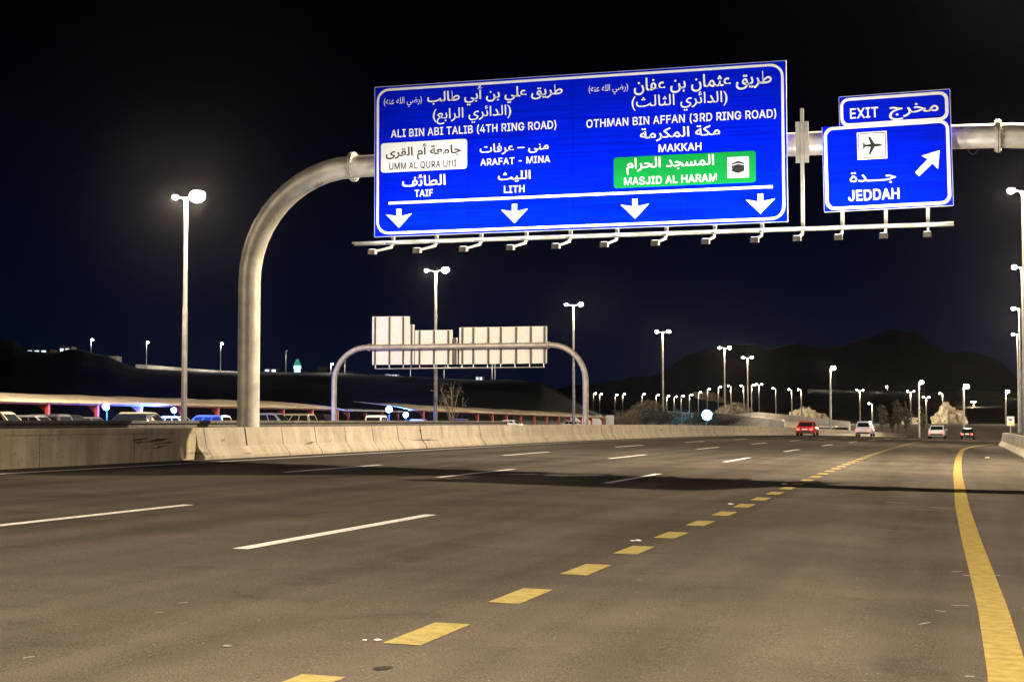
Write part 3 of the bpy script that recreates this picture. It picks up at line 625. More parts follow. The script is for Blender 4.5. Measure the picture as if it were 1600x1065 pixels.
ring(q, P, rrect(u0+.03, v0+.03, u1-.03, v1-.03, .06), rrect(u0+.05, v0+.05, u1-.05, v1-.05, .045), .010, 1)
cu_, cv_ = (u0 + u1) / 2, (v0 + v1) / 2; k_ = (u1 - u0) / 172.
pl = [(58, 0), (48, -7), (15, -9), (-10, -52), (-22, -52), (-8, -9), (-38, -6), (-48, -18), (-55, -18), (-51, 0)]
pl = pl + [(x, -y) for x, y in reversed(pl[1:-1])]
q.plate([(cu_ + x * k_, cv_ + y * k_) for x, y in pl], P.to3, .008, .012, 1)
q.build('airport_plate', [M['white'], M['black']], ex)
q = MB(); q.plate([P.uv(*Z3(x, y)) for x, y in ((945, 436), (836, 470), (872, 490), (798, 568), (822, 591), (902, 515), (934, 549))], P.to3, .002, .007); q.build('arrow', M['white'], ex)

# ------------------------------------------------------------------ gantry
BY, BZ = 42.0, 8.85
def gantry_column(xc, sgn, zb, R=3.3, zt=BZ, Y=BY):
    pts = [(xc, Y, zb), (xc, Y, zt - R)]
    for k in range(1, 13):
        t = PI / 2 * k / 12; pts.append((xc + sgn * R * (1 - math.cos(t)), Y, zt - R + R * math.sin(t)))
    return pts
gt = thing('sign_gantry', 'rusty galvanised tube gantry whose bent column and beam carry the blue signs', 'gantry', (-20.1, BY, .4))
pl_ = gantry_column(-20.05, 1, .35); q = MB(); q.tube(pl_, .325, 32)
q.tube([(-20.05, BY, 4.62), (-20.05, BY, 4.66)], .331, 32); q.build('column', M['gantry'], gt, True)
pr_ = gantry_column(4.75, -1, -.6); q = MB(); q.tube(pr_, .325, 32); q.build('column', M['gantry'], gt, True)
q = MB(); q.tube([(-16.76, BY, BZ), (-8, BY, BZ + .04), (0, BY, BZ + .03), (1.46, BY, BZ)], .318, 32); q.build('beam', M['gantry'], gt, True)
for xf in (-16.76, 1.2):
    q = MB(); q.tube([(xf - .05, BY, BZ), (xf - .012, BY, BZ)], .43, 32); q.tube([(xf + .012, BY, BZ), (xf + .05, BY, BZ)], .43, 32)
    for k in range(16):
        t = 2 * PI * k / 16; c_ = (BY + .385 * math.cos(t), BZ + .385 * math.sin(t)); q.tube([(xf - .09, *c_), (xf + .09, *c_)], .022, 6)
    q.build('flange', M['gantry'], gt, True)
RZ = 6.49
q = MB(); q.tube([(-16.46, GY - .05, RZ), (.06, GY - .05, RZ)], .038, 10); q.tube([(-16.3, GY - .62, RZ - .02), (.06, GY - .62, RZ - .02)], .034, 10)
q.build('fixture_rail', M['galv'], gt, True)
fx = [612, 680, 750, 821, 890, 963, 1040, 1116, 1190, 1254, 1316, 1384, 1450]
fX = [atY(x, 384 - (x - 555) * .0342, GY).x for x in fx]
for x in fX:
    bare = -4.05 < x < -3.4
    top = 9.75 if bare else (10.6 if x < -4 else 9.1)
    q = MB(); yb_ = BY - .42 if bare else GY + .07
    q.box((x - .045, GY + .08, RZ - .02), (x + .045, GY + .17, top))
    q.box((x - .02, GY - .62, RZ - .05), (x + .02, GY + .17, RZ - .045 + .02))
    if bare:
        q.box((x - .17, GY + .10, BZ - .55), (x - .06, GY + .165, BZ + .55)); q.box((x + .06, GY + .10, BZ - .55), (x + .17, GY + .165, BZ + .55))
        q.tube([(x - .12, BY, BZ + .01), (x + .12, BY, BZ + .01)], .345, 24)
    q.build('hanger_post', M['galv'], gt)
q = MB(); cb = [(0.55 + .04 * math.sin(k), BY - .1, BZ - .32 - .16 * math.sin(PI * k / 6)) for k in range(7)]
cb = [(.42 + .05 * k, BY - .05, BZ - .30 - .17 * math.sin(PI * k / 6)) for k in range(7)]
q.tube(cb, .012, 6); q.build('cable_loop', M['plastic'], gt)
# floodlights hanging from the rail
sd = bpy.data.lights.new('sign_spot', 'SPOT'); sd.energy = P_SIGN; sd.color = (1, .97, .92); sd.spot_size = math.radians(150); sd.spot_blend = .8; sd.shadow_soft_size = .10
fl = None
FLAB = ['under the left end of the wide blue sign, below the first down arrow', 'on the rail just right of the first down arrow', 'on the rail left of the second down arrow, third from its left end',
        'on the rail directly below the second down arrow', 'on the rail just right of the second down arrow', 'below the middle seam of the wide blue sign', 'just right of the third down arrow, on the rail',
        'between the third and fourth down arrows, nearer the fourth', 'directly below the fourth down arrow', 'below the bare bracket post between the two blue signs', 'under the left edge of the exit sign', 'under the middle of the exit sign', 'under the right edge of the exit sign, at the rail end']
for i, x in enumerate(fX):
    if fl is None:
        fl = thing('sign_floodlight', '', 'floodlight', (x, GY - .3, RZ - .06), 0, 'floodlights along the sign gantry rail')
        q = LB(); q.box((-.03, .25, -.02), (.03, .31, .05)); q.add([(-.03,.32,.0),(.03,.32,.0),(.03,-1.25,-.32),(-.03,-1.25,-.32),(-.03,.32,-.07),(.03,.32,-.07),(.03,-1.25,-.37),(-.03,-1.25,-.37)], [(0,1,2,3),(7,6,5,4),(0,4,5,1),(1,5,6,2),(2,6,7,3),(3,7,4,0)])
        q.build('arm', M['galv'], fl)
        q = LB(); rg = []
        for yy, hw, z0, z1 in ((-1.06, .05, -.35, -.29), (-1.12, .10, -.39, -.27), (-1.32, .10, -.42, -.28), (-1.36, .07, -.41, -.31)):
            rg.append([(-hw, yy, z0), (hw, yy, z0), (hw, yy, z1), (-hw, yy, z1)])
        q.loft(rg); hs = q.build('housing', M['galv'], fl)
        q = LB(); q.add([(-.08, -1.14, -.262), (.08, -1.14, -.262), (.08, -1.31, -.27), (-.08, -1.31, -.27)], [(0, 1, 2, 3)]); q.build('lens', M['signlens'], hs)
        o = fl
    else:
        o = copy_tree(fl); o.location = (x, GY - .3, RZ - .06)
    o['label'] = 'small floodlight ' + FLAB[i]
    loc = Vector((x, GY - .3 - 1.24, RZ - .06 - .20))
    lamp_spot(sd, loc, None, (x, GY, RZ + 2.3))

# ------------------------------------------------------------------ street lamps
st = bpy.data.lights.new('street_point', 'POINT'); st.energy = P_LEFT; st.color = (1, .825, .61); st.shadow_soft_size = .12
sr = st.copy(); sr.energy = P_RIGHT
sn = st.copy(); sn = bpy.data.lights.new('street_spot', 'SPOT'); sn.color = st.color; sn.shadow_soft_size = .12; sn.energy = P_RIGHT * 2.55; sn.spot_size = math.radians(132); sn.spot_blend = .2; sw = st.copy(); sw.energy = 10000; s2 = st.copy(); s2.energy = 12000; sg1 = st.copy(); sg1.energy = P_RIGHT * 4.0
sl = st.copy(); sl.energy = P_LEFT * .08
s1 = st.copy(); s1.energy = P_LEFT * 3.6
def lens_mesh(r, h): 
    q = LB(); rings = []
    for k in range(10):
        t = -1.5 + 3.07 * k / 9; rings.append([(max(1e-3, r * math.cos(t)) * math.cos(2*PI*j/14), .8 * max(1e-3, r * math.cos(t)) * math.sin(2*PI*j/14), -h * math.sin(t)) for j in range(14)])
    q.loft(rings); return q
def street_lamp(loc, H, label, group, rz=0., arms=(-1, 1), arm=.85, lens='lens', light=None, r0=.15, r1=.09, lr=.26, boost=(1., 1.), cam_lens=None, joint=False):
    t = thing('street_lamp', label, 'street lamp', loc, rz, group)
    q = LB(); pp = [(0, 0, 0), (0, 0, H * .55), (0, 0, H * .553), (0, 0, H - .1)]
    q.tube(pp, [r0, r0 * .62 + r1 * .38, r1 * 1.25, r1], 14); q.build('pole', M['pole'], t, True)
    if H > 9:
        q = LB(); q.tube([(0, 0, 0), (0, 0, .03)], r0 * 2.2, 8); q.tube([(0, 0, .03), (0, 0, .5)], r0 * 1.15, 12); q.build('base_plate', M['pole'], t)
    q = LB(); q.tube([(0, 0, H - .12), (0, 0, H + .05)], r1 * 1.5, 12)
    q.build('pole_cap', M['pole'], t, True)
    for a in arms:
        q = LB(); q.tube([(a * r1 * .8, 0, H - .05), (a * arm * .35, 0, H + .06), (a * (arm - .05), 0, H + .12)], r1 * .4, 8); q.build('arm', M['pole'], t, True)
        la = lr * (boost[0] if a < 0 else boost[1]); xc = a * (arm + .15)
        q = LB(); rr = []
        for fr in (-1., -.8, -.3, .3, .8, 1.):
            w_ = la * .62 * math.sqrt(max(.02, 1 - fr * fr * .98)); rr.append([(xc + a * fr * la * .62, w_ * math.cos(PI * j / 8), H + .12 + la * .55 + .5 * w_ * math.sin(PI * j / 8)) for j in range(9)])
        q.loft(rr); hd = q.build('lamp_head', M['housing'], t, True)
        ln = lens_mesh(la, la * .75).build('lens', M[lens], hd, True); ln.location = (xc, 0, H + .12)
        if light:
            l_ = lamp_spot(light, (xc, 0, H + .12 - la * .75 - .06), t)
            if light is sn: lamp_spot(sw, (xc, 0, H + .06 - la * .75 - .06), t)
            l_.rotation_euler = (0, math.radians(-a * 14), 0)
    return t
GL, GR = 'twin headed lamp poles along the far carriageway', 'lamp poles along the right hand roadside'
left = [(291, 310, 97, 'tall twin-headed lamp pole with glaring right head, left of the big gantry column'), (681, 424, 146.5, 'twin-headed lamp pole rising behind the white backs of the far signs'),
        (896, 477, 196, 'twin-headed lamp pole behind the right bend of the far gantry'), (1035.5, 519, 245, 'twin-headed lamp pole standing alone over open dark hills, right of the far gantry'),
        (1132, 544, 294, 'twin-headed lamp pole in front of the pale quarried rock, beside the cyan floodlight'), (1168, 559, 340, 'twin-headed lamp pole just right of the pale rock, above the slip road')]
LH = []
for i, (x, y, D, lab) in enumerate(left):
    p = atD(x, y, D); LH.append(p)
    zb = terrain_h(p.x, p.y)
    street_lamp((p.x, p.y, zb), p.z - zb, lab, GL, 0, (-1, 1), .80 if i else .62, 'lens', st if i else s1, .19, .11, (.32, .27, .25, .28, .30, .30)[i], boost=((.55, 1.6), (.7, 1.35), (.8, 1.2), (.95, 1.1), (.85, 1.15), (.9, 1.))[i])
street_lamp((-46.2, 47.5, .1), 15.2, 'lamp pole of the far carriageway level with the sign gantry', GL, 0, light=sl)
street_lamp((-46.0, -2, .1), 15.2, 'lamp pole of the far carriageway well short of the sign gantry', GL, 0, light=s2)
right = [(1599, 300, 92.5, 'nearest lamp pole at the right edge, its single lit head highest under the gantry bend'), (1597.5, 419, 139, 'second lamp pole from the right edge, head halfway up the sky'), (1593, 483, 188, 'third lamp pole in the right edge row, below the second head'), (1590, 523, 242, 'fourth and lowest lamp head in the row at the right edge')]
for x, y, D, lab in right:
    p = atD(x, y, D); zb = -1.0 - drop(p.y)
    street_lamp((p.x, p.y, zb), p.z - zb, lab, GR, 0, (-1,), .55, 'lens', sr, .19, .11, .22)
street_lamp((4.6, 50.5, -.9), 18.9, 'taller lamp pole just beyond the right foot of the sign gantry', GR, 0, (-1,), arm=.6, light=sg1)
street_lamp((3.9, -1.5, -.9), 16.3, 'lamp pole of the right roadside well short of the sign gantry', GR, 0, (-1,), arm=.6, light=sn)
# smaller far lamps: x, y head, base y, distance, arms, lens, label
far_d = bpy.data.lights.new('far_spot', 'POINT'); far_d.energy = P_FAR; far_d.color = (1, .86, .64); far_d.shadow_soft_size = .15
FAR = [(927, 615, 627, 560, (1,), 'leftmost of the distant lamps on the dark hillside right of the far gantry'), (937, 616, 628, 560, (1,), 'second of the distant lamps on the dark hillside right of the far gantry'),
 (961, 617, 631, 560, (1,), 'distant lamp left of the pale sloping rock strip'), (973, 616, 638, 560, (1,), 'distant lamp at the lower tip of the pale sloping rock strip'), (1003, 616, 646, 470, (1,), 'distant lamp in front of the pale sloping rock strip'),
 (1025, 617, 650, 460, (1,), 'distant lamp at the upper end of the pale sloping rock strip'), (1041.5, 619, 652, 450, (1,), 'slim lamp just right of the lone twin-headed pole'), (1053, 620, 653, 445, (1,), 'second slim lamp right of the lone twin-headed pole'),
 (1064, 619, 652, 440, (1,), 'third slim lamp right of the lone twin-headed pole'), (1077, 617, 649, 435, (1,), 'slim lamp midway between lone twin-headed pole and cyan floodlight'), (1091, 613, 650, 430, (1,), 'slim lamp just left of the cyan floodlight'),
 (1105, 608, 640, 420, (1,), 'slim lamp directly above the cyan floodlight'), (1122, 605, 648, 410, (1,), 'slim lamp against the upper pale rock band'), (1142, 603, 650, 400, (-1,), 'slim lamp over the left part of the broken pale rock'),
 (1162, 603, 651, 395, (-1,), 'slim lamp over the right part of the broken pale rock'), (1174, 602, 652, 390, (1,), 'slim lamp with its head just right of the last big twin-headed pole'), (1186, 601, 655, 385, (-1, 1), 'small double lamp on the slip road parapet'),
 (1212, 607, 660, 370, (-1,), 'slim lamp at the end of the slip road'), (1237, 609, 665, 360, (-1,), 'slim lamp left of the tawny rock mound'), (1252, 609, 664, 350, (-1,), 'slim lamp standing in front of the tawny rock mound'),
 (1343.5, 610, 663, 330, (-1, 1), 'double lamp in front of the dim brown slope'), (1363, 631, 664, 320, (-1,), 'low lamp over the red car at the brown slope'), (1423, 612, 660, 330, (-1, 1), 'double lamp left of the amber lamp'),
 (1447, 621, 660, 350, (-1, 1), 'small double lamp right of the amber lamp'), (1473, 615, 660, 345, (-1,), 'slim lamp in front of the big floodlit rock'), (1387, 604, 614, 940, (-1,), 'tiny lamp at the end of the lit ridge parapet'),
 (1521, 628, 640, 700, (-1, 1), 'tiny pale double lamp right of the glaring lamp'), (1592, 603, 626, 800, (1,), 'small lamp close to the right edge above pale roofs')]
GF = 'small lamps on the far slopes and slip road'
for i, (x, y, yb, D, arms, lab) in enumerate(FAR):
    p = atD(x, y, D); pb = atD(x, yb, D); zb = min(pb.z, terrain_h(p.x, p.y) + .0) if D < 560 else min(pb.z, terrain_h(p.x, p.y))
    zb = max(zb, p.z - 30)
    street_lamp((p.x, p.y, zb), p.z - zb, lab, GF, TH, arms, .5, 'lenssmall', None, .16, .13, .24 * D / 420)
    for a in arms: lamp_spot(far_d, p + Vector((a * .9 * math.cos(TH), a * .9 * math.sin(TH), -.55 * D / 420 - .2)))
for x, y, yb, D, arms, lens, lr, lab in [(1297, 576, 670, 215, (1,), 'lens', .34, 'lamp pole left of the red car with a single bright head'), (1435.5, 598, 673, 235, (1,), 'lensamber', .32, 'amber glowing lamp pole left of the floodlit rock'), (1505.5, 605, 676, 225, (1,), 'lens', .42, 'fiercely glaring lamp beside the floodlit rock'),
        (1571, 612, 652, 330, (1,), 'lens', .42, 'lamp behind the small square sign near the right edge')]:
    p = atD(x, y, D); zb = min(terrain_h(p.x, p.y), atD(x, yb, D).z)
    street_lamp((p.x, p.y, zb), p.z - zb, lab, 'single headed lamp poles beyond the crest', TH, arms, .28, lens, st, .17, .11, lr)

# ------------------------------------------------------------------ far gantry with sign backs
FY = 121.
def fy(x, y): return atY(x, y, FY)
zt = fy(700, 541).z; xl = fy(522, 600).x; xr = fy(915, 600).x; rt = .23
fg = thing('far_gantry', 'smaller brown tube gantry over the far carriageway with white sign backs', 'gantry', (xl, FY, 0))
for xc, sgn in ((xl, 1), (xr, -1)):
    q = MB(); q.tube(gantry_column(xc, sgn, -.6, 2.9, zt, FY), rt, 24); q.build('column', M['farsteel'], fg, True)
q = MB(); q.tube([(xl + 2.9, FY, zt), (xr - 2.9, FY, zt)], rt * .98, 24)
for px_ in (583, 606, 628, 653, 676, 699, 717, 737, 758, 779, 800, 822, 846): 
    X = fy(px_, 541).x; q.tube([(X - .06, FY, zt), (X + .06, FY, zt)], rt * 1.12, 24)
q.build('beam', M['farsteel'], fg, True)
for px_ in (577, 714, 857):
    X = fy(px_, 541).x; q = MB(); q.tube([(X - .07, FY, zt), (X + .07, FY, zt)], rt * 1.35, 24); q.build('flange', M['farsteel'], fg, True)
q = MB(); y0 = fy(583, 575).z; y0 = fy(700, 574.5).z
q.tube([(fy(585, 575).x, FY + .5, y0), (fy(848, 574).x, FY + .5, y0)], .05, 8)
for px_ in (583, 605, 627, 652.5, 675, 697, 719, 737, 759, 779.5, 802, 825, 847):
    X = fy(px_, 575).x; q.box((X - .035, FY + .46, y0), (X + .035, FY + .54, y0 + .42))
q.build('fixture_rail', M['galv'], fg)
def sign_back(outline, ribs, label):
    pts = [fy(*p) for p in outline]; c0 = pts[0]
    t = thing('far_sign', label, 'road sign', (c0.x, FY + .35, c0.z), 0, 'white backs of the far signs')
    q = MB(); q.plate([(p.x, p.z) for p in pts], lambda u, v, o: Vector((u, FY + .38 - o, v)), -.05, 0.); 
    zmin = min(p.z for p in pts); zmax = max(p.z for p in pts)
    q.build('panel', M['signback'], t)
    for rx, ytop in ribs:
        X = fy(rx, 541).x; q = MB(); q.box((X - .055, FY + rt * .9, zmin + .02), (X + .055, FY + .377, fy(rx, ytop).z)); q.build('rib', M['rib'], t)
sign_back([(579, 569.3), (644.5, 569), (645, 506.5), (638, 506.5), (638, 493.5), (579, 494)], [(584, 495), (606.5, 494.5), (628, 494.3), (641, 507)], 'tallest white sign back, stepped at upper right, on the far gantry')
sign_back([(645.8, 569), (707.5, 568.6), (707.5, 527.5), (705, 527.5), (705, 514.7), (646.2, 515.6)], [(653.5, 516), (676, 516), (698.5, 516), (706.2, 528)], 'middle white sign back on the far gantry, lamp pole rising behind it')
sign_back([(709.5, 568.6), (712.5, 568.6), (712.8, 527), (709.8, 527)], [(709.9, 528)], 'very narrow white strip of sign back between the middle and the widest')
sign_back([(715, 568.6), (852.6, 567), (853, 509), (715.5, 511)], [(720.5, 511.5), (737.5, 511.3), (761, 511), (780.5, 510.8), (804.5, 510.5), (827.5, 510), (849, 509.7)], 'widest white sign back with seven dark ribs at the right of the far gantry')

# ------------------------------------------------------------------ carports, lot and floodlights
def carport(x0, z00, s0, s1, dz1, posts, label, depth=5.5, rise=.55, thick=.06, m='canopy', wall=None, fall=None, sag=.0):
    t = thing('carport', label, 'carport', (x0, s0, .1), 0, 'parking canopies')
    q = MB(); N = 24; r0 = []
    vs = []; fs = []; n = 7
    for i in range(N + 1):
        s = s0 + (s1 - s0) * i / N; zz = z00 + dz1 * i / N
        for k in range(n):
            u = k / (n - 1); vs.append((x0 - depth * u, s, zz + rise * (u ** .7) + .05 * math.sin(s * 1.05) * u))
    for i in range(N):
        for k in range(n - 1): fs.append((i*n+k, i*n+k+1, (i+1)*n+k+1, (i+1)*n+k))
    q.add(vs, fs); o = q.build('canopy', M[m], t, True); md = o.modifiers.new('t', 'SOLIDIFY'); md.thickness = thick
    q = MB(); q.tube([(x0 - .25, s0 + .1, z00 - .12), (x0 - .25, s1 - .1, z00 + dz1 - .12)], .05, 6); q.build('edge_beam', M['redpost'], t)
    for s in posts:
        u = (s - s0) / (s1 - s0); zt_ = z00 + dz1 * u - .02; g = -.35 + dz1 * .5 * u
        q = MB(); q.box((x0 - .42, s - .13, g), (x0 - .18, s + .13, zt_)); q.box((x0 - 3.5, s - .07, zt_ - .02), (x0 - .42, s + .07, zt_ + .12)); 
        q.add([(x0 - .42, s - .05, zt_ - .7), (x0 - .42, s + .05, zt_ - .7), (x0 - 1.3, s + .05, zt_), (x0 - 1.3, s - .05, zt_), (x0 - .42, s - .05, zt_), (x0 - .42, s + .05, zt_)], [(0,1,2,3),(0,3,4),(1,5,2),(3,2,5,4),(0,4,5,1)])
        q.build('post', M['redpost'], t)
    return t
XC = -60.
cs = lambda x: atX(x, 650, XC).y
p0 = atX(0, 626, XC); p1 = atX(535, 638.5, XC); sl = (p1.z - p0.z) / (p1.y - p0.y)
s00 = p0.y - 26
carport(XC, p0.z - sl * 26, s00, p1.y, sl * (p1.y - s00), [cs(x) for x in (80, 157, 225, 290, 345, 447, 492, 531)] + [cs(80) - 6.5, cs(80) - 13], 'long beige parking canopy on red posts behind the walls, left of the far gantry', 7.0, .78)
X2 = -60.
p0 = atX(641, 639.5, X2); p1 = atX(950, 652.5, X2)
c2 = carport(X2, p0.z, p0.y, p1.y, p1.z - p0.z, [atX(x, 650, X2).y for x in (665, 750, 773, 795, 817, 838, 857, 876, 893, 911, 927, 946)], 'second beige parking canopy on red posts, between the far gantry columns', 7.0, .95)
q = MB(); pa = atX(957, 650, X2); q.box((X2 - 1.2, pa.y - .2, -2.5), (X2 + .2, pa.y + .2, pa.z + .18)); q.build('end_panel', M['whitewall'], c2)
q = MB(); pa, pb = atX(800, 652, X2 - 6.8), atX(940, 655, X2 - 6.8); q.box((X2 - 7.0, pa.y, -2.), (X2 - 6.8, pb.y, pa.z + .55)); q.build('back_wall', M['whitewall'], c2)
p0 = atX(541, 641, -70); p1 = atX(636, 643, -70)
carport(-70, p0.z, p0.y, p1.y, p1.z - p0.z, [atX(x, 650, -70).y for x in (548, 575, 600, 625)], 'bluish parking canopy beyond the gap between the two beige canopies', 5, .3, m='whitewall')
# low white kerb wall of the car park edge
fd = bpy.data.lights.new('flood_point', 'POINT'); fd.energy = 14000; fd.color = (.03, .14, 1.0); fd.shadow_soft_size = .15
FLD = [(166, 635, 117, .45, 'brilliant blue floodlight beneath the long canopy, left of the bare lamp pole', 1.), (272, 640.5, 122, .36, 'second blue floodlight beneath the long canopy, beside the bare lamp pole', .6),
       (608, 639, 172, .62, 'blue floodlight above the parked white van, left of the second canopy', 1.), (634, 648, 178, .5, 'lower blue floodlight just right of the one above the white van', .7), (1104.5, 648, 205, 1.15, 'big cyan floodlight shining from the scrubby mound by the slip road', .45)]
for x, y, D, r, lab, k in FLD:
    p = atD(x, y, D); zb = min(terrain_h(p.x, p.y), p.z - 1.0)
    t = thing('area_floodlight', lab, 'floodlight', (p.x, p.y, zb), TH, 'blue floodlights of the parking area')
    q = LB(); q.tube([(0, .24, 0), (0, .24, p.z - zb)], .04, 8); q.build('pole', M['plastic'], t)
    hz = p.z - zb; rw = r * .55
    q = LB(); q.loft([[(rw * a_ * math.cos(2*PI*j/16), y_, hz + rw * a_ * math.sin(2*PI*j/16)) for j in range(16)] for a_, y_ in ((1.04, -.06), (.95, .04), (.5, .16), (.1, .2))]); hd = q.build('housing', M['plastic'], t, True)
    q = LB(); rr = [[(rw * c_ * math.cos(2*PI*j/16), -.065 - z_, hz + rw * c_ * .95 * math.sin(2*PI*j/16)) for j in range(16)] for c_, z_ in ((.6, 0), (.5, .09), (.3, .13), (.01, .14))]
    q.loft(rr); q.build('lens', M['floodlens'], hd, True)
    q = LB(); rr = [[(rw * c_ * math.cos(2*PI*j/20), y_, hz + rw * c_ * math.sin(2*PI*j/20)) for j in range(20)] for c_, y_ in ((1.03, -.075), (.62, -.068))]
    q.loft(rr, 0, True, False); q.build('halo_ring', M['floodhalo'], hd)  # emissive ring imitating the blue halo around the lamp
    ld = fd.copy(); ld.energy = fd.energy * k
    if x > 1000: ld.color = (.08, .55, 1.0)
    lamp_spot(ld, p + Vector((math.sin(TH), -math.cos(TH), 0)) * .5)

# ------------------------------------------------------------------ vehicles
def make_car(kind, paint, label, group, lit=False, name='car'):
    t = thing(name, label, 'car', (0, 0, 0), 0, group)
    if kind == 'suv': Lc, Wc, zb, zr = 4.8, .96, 1.08, 1.82; st_ = [(-2.4, .86, .42, .95), (-2.3, .93, .32, 1.06), (-1.2, .96, .30, 1.08), (0.9, .96, .30, 1.08), (1.15, .95, .30, 1.04), (2.15, .90, .33, .94), (2.4, .80, .42, .80)]; cab = ((-2.28, -1.95), (1.05, .25)); 
    elif kind == 'van': Lc, Wc, zb, zr = 5.2, .98, 1.15, 2.15; st_ = [(-2.6, .92, .40, 1.1), (-2.5, .97, .32, 1.15), (-1.2, .98, .30, 1.15), (1.4, .98, .30, 1.15), (1.7, .96, .30, 1.08), (2.4, .90, .33, .98), (2.6, .80, .42, .85)]; cab = ((-2.52, -2.35), (1.75, .95))
    else: Lc, Wc, zb, zr = 4.6, .90, .92, 1.45; st_ = [(-2.3, .78, .40, .82), (-2.2, .86, .28, .93), (-1.5, .90, .26, .95), (.85, .90, .26, .92), (1.1, .89, .26, .90), (2.0, .84, .30, .80), (2.3, .72, .38, .66)]; cab = ((-1.85, -1.10), (1.0, .20))
    q = LB(); rings = []
    for y, w, z0, z1 in st_:
        rings.append([(-w * .9, y, z0), (w * .9, y, z0), (w, y, z0 + .14), (w, y, z0 + (z1 - z0) * .62), (w * .94, y, z1 - .03), (w * .82, y, z1), (-w * .82, y, z1), (-w * .94, y, z1 - .03), (-w, y, z0 + (z1 - z0) * .62), (-w, y, z0 + .14)])
    q.loft(rings)
    (yb0, yt0), (yb1, yt1) = cab; wb, wt = Wc * .90, Wc * .72
    zz0 = zb - .04
    rg = []
    for f_ in (0, .88, 1.):
        z_ = zz0 + (zr - zz0) * f_; g = f_ if f_ < 1 else 1.
        w_ = wb + (wt - wb) * g; ya = yb0 + (yt0 - yb0) * g + (.06 if f_ == 1 else 0); yb_ = yb1 + (yt1 - yb1) * g - (.08 if f_ == 1 else 0)
        if f_ == 1: w_ -= .06
        rg.append([(-w_, ya, z_), (w_, ya, z_), (w_, yb_, z_), (-w_, yb_, z_)])
    q.loft(rg)
    wy = [Lc * .30, -Lc * .29]; wr = .36 if kind != 'sedan' else .33
    for y in wy:                                 # dark wheel arches
        for sx in (-1, 1):
            n = 16; q.add([(sx * (Wc + .004), y + (wr + .07) * math.cos(PI * k / n), wr + (wr + .07) * math.sin(PI * k / n) - .02) for k in range(n + 1)], [tuple(range(n + 1))], 1)
    q.box((-Wc * .8, st_[0][0] - .03, .36), (Wc * .8, st_[0][0] + .02, .54), 1); q.box((-Wc * .7, st_[-1][0] - .02, .36), (Wc * .7, st_[-1][0] + .03, .52), 1)
    bd = q.build('body', [PAINT[paint], M['plastic']], t, True)
    def lerp(a, b_, k): return tuple(a[i] + (b_[i] - a[i]) * k for i in range(3))
    def face(A, B, C_, D_, u0, u1, v0, v1, off):    # A,B bottom; D,C top
        def pt(u, v): 
            p = lerp(lerp(A, B, u), lerp(D_, C_, u), v); return tuple(p[i] + off[i] for i in range(3))
        return [pt(u0, v0), pt(u1, v0), pt(u1, v1), pt(u0, v1)]
    a0, a1 = rg[0], rg[1]
    q = LB(); q.add(face(a0[3], a0[2], a1[2], a1[3], .06, .94, .10, .93, (0, .006, .004)), [(0, 1, 2, 3)]); q.build('windscreen', M['glass'], t)
    q = LB(); q.add(face(a0[0], a0[1], a1[1], a1[0], .08, .92, .16, .90, (0, -.006, .004)), [(0, 1, 2, 3)]); q.build('rear_window', M['glass'], t)
    for sx, (i0, i1) in ((-1, (0, 3)), (1, (1, 2))):
        for u0, u1 in ((.06, .34), (.37, .63), (.66, .93)):
            q = LB(); q.add(face(a0[i0], a0[i1], a1[i1], a1[i0], u0, u1, .14, .90, (sx * .006, 0, .002)), [(0, 1, 2, 3)]); q.build('side_window', M['glass'], t)
        q = LB(); q.box((sx * (Wc + .02) - .08, yb1 - .38, zb), (sx * (Wc + .02) + .08, yb1 - .28, zb + .14)); q.build('wing_mirror', PAINT[paint], t)
        zl = st_[0][3] - .22
        q = LB(); q.box((sx * Wc * .70 - .14, st_[0][0] - .035, zl), (sx * Wc * .70 + .14, st_[0][0] + .05, zl + .16)); q.build('tail_lamp', M['tail' if lit else 'tailoff'], t)
        zl = st_[-1][3] - .20
        q = LB(); q.box((sx * Wc * .62 - .16, st_[-1][0] - .06, zl), (sx * Wc * .62 + .16, st_[-1][0] + .03, zl + .13)); q.build('headlight', M['head' if lit else 'headoff'], t)
        for y in wy:
            w_ = LB(); x_ = sx * (Wc - .10)
            w_.tube([(x_ - .11, y, wr), (x_ - .09, y, wr), (x_ + .09, y, wr), (x_ + .11, y, wr)], [wr * .92, wr, wr, wr * .92], 20); wo = w_.build('wheel', M['tyre'], t, True)
            r_ = LB(); r_.tube([(sx * (Wc - .02), y, wr), (sx * (Wc + .014), y, wr)], [wr * .64, wr * .58], 10); r_.build('rim', M['rimalloy'], wo)
    q = LB(); q.box((-.26, st_[0][0] - .045, .62), (.26, st_[0][0] - .028, .74)); q.build('number_plate', M['white'], t)
    return t
def put(o, loc, rz): o.matrix_basis = Matrix.Translation(Vector(loc)) @ Matrix.Rotation(rz, 4, 'Z'); return o
GC = 'cars parked beneath the canopies'
protos = {}
def parked(kind, paint, x, yt, X, rz, label, name='car', cat='car'):
    """roof top seen at photo height yt"""
    if (kind, paint) in protos: o = copy_tree(protos[kind, paint])
    else: o = make_car(kind, paint, '', GC, name=name); protos[kind, paint] = o
    p = atX(x, yt, X); H = {'suv': 1.82, 'van': 2.15, 'sedan': 1.45}[kind]
    put(o, (p.x, p.y, p.z - H), rz); o['label'] = label; o['category'] = cat; o['group'] = GC
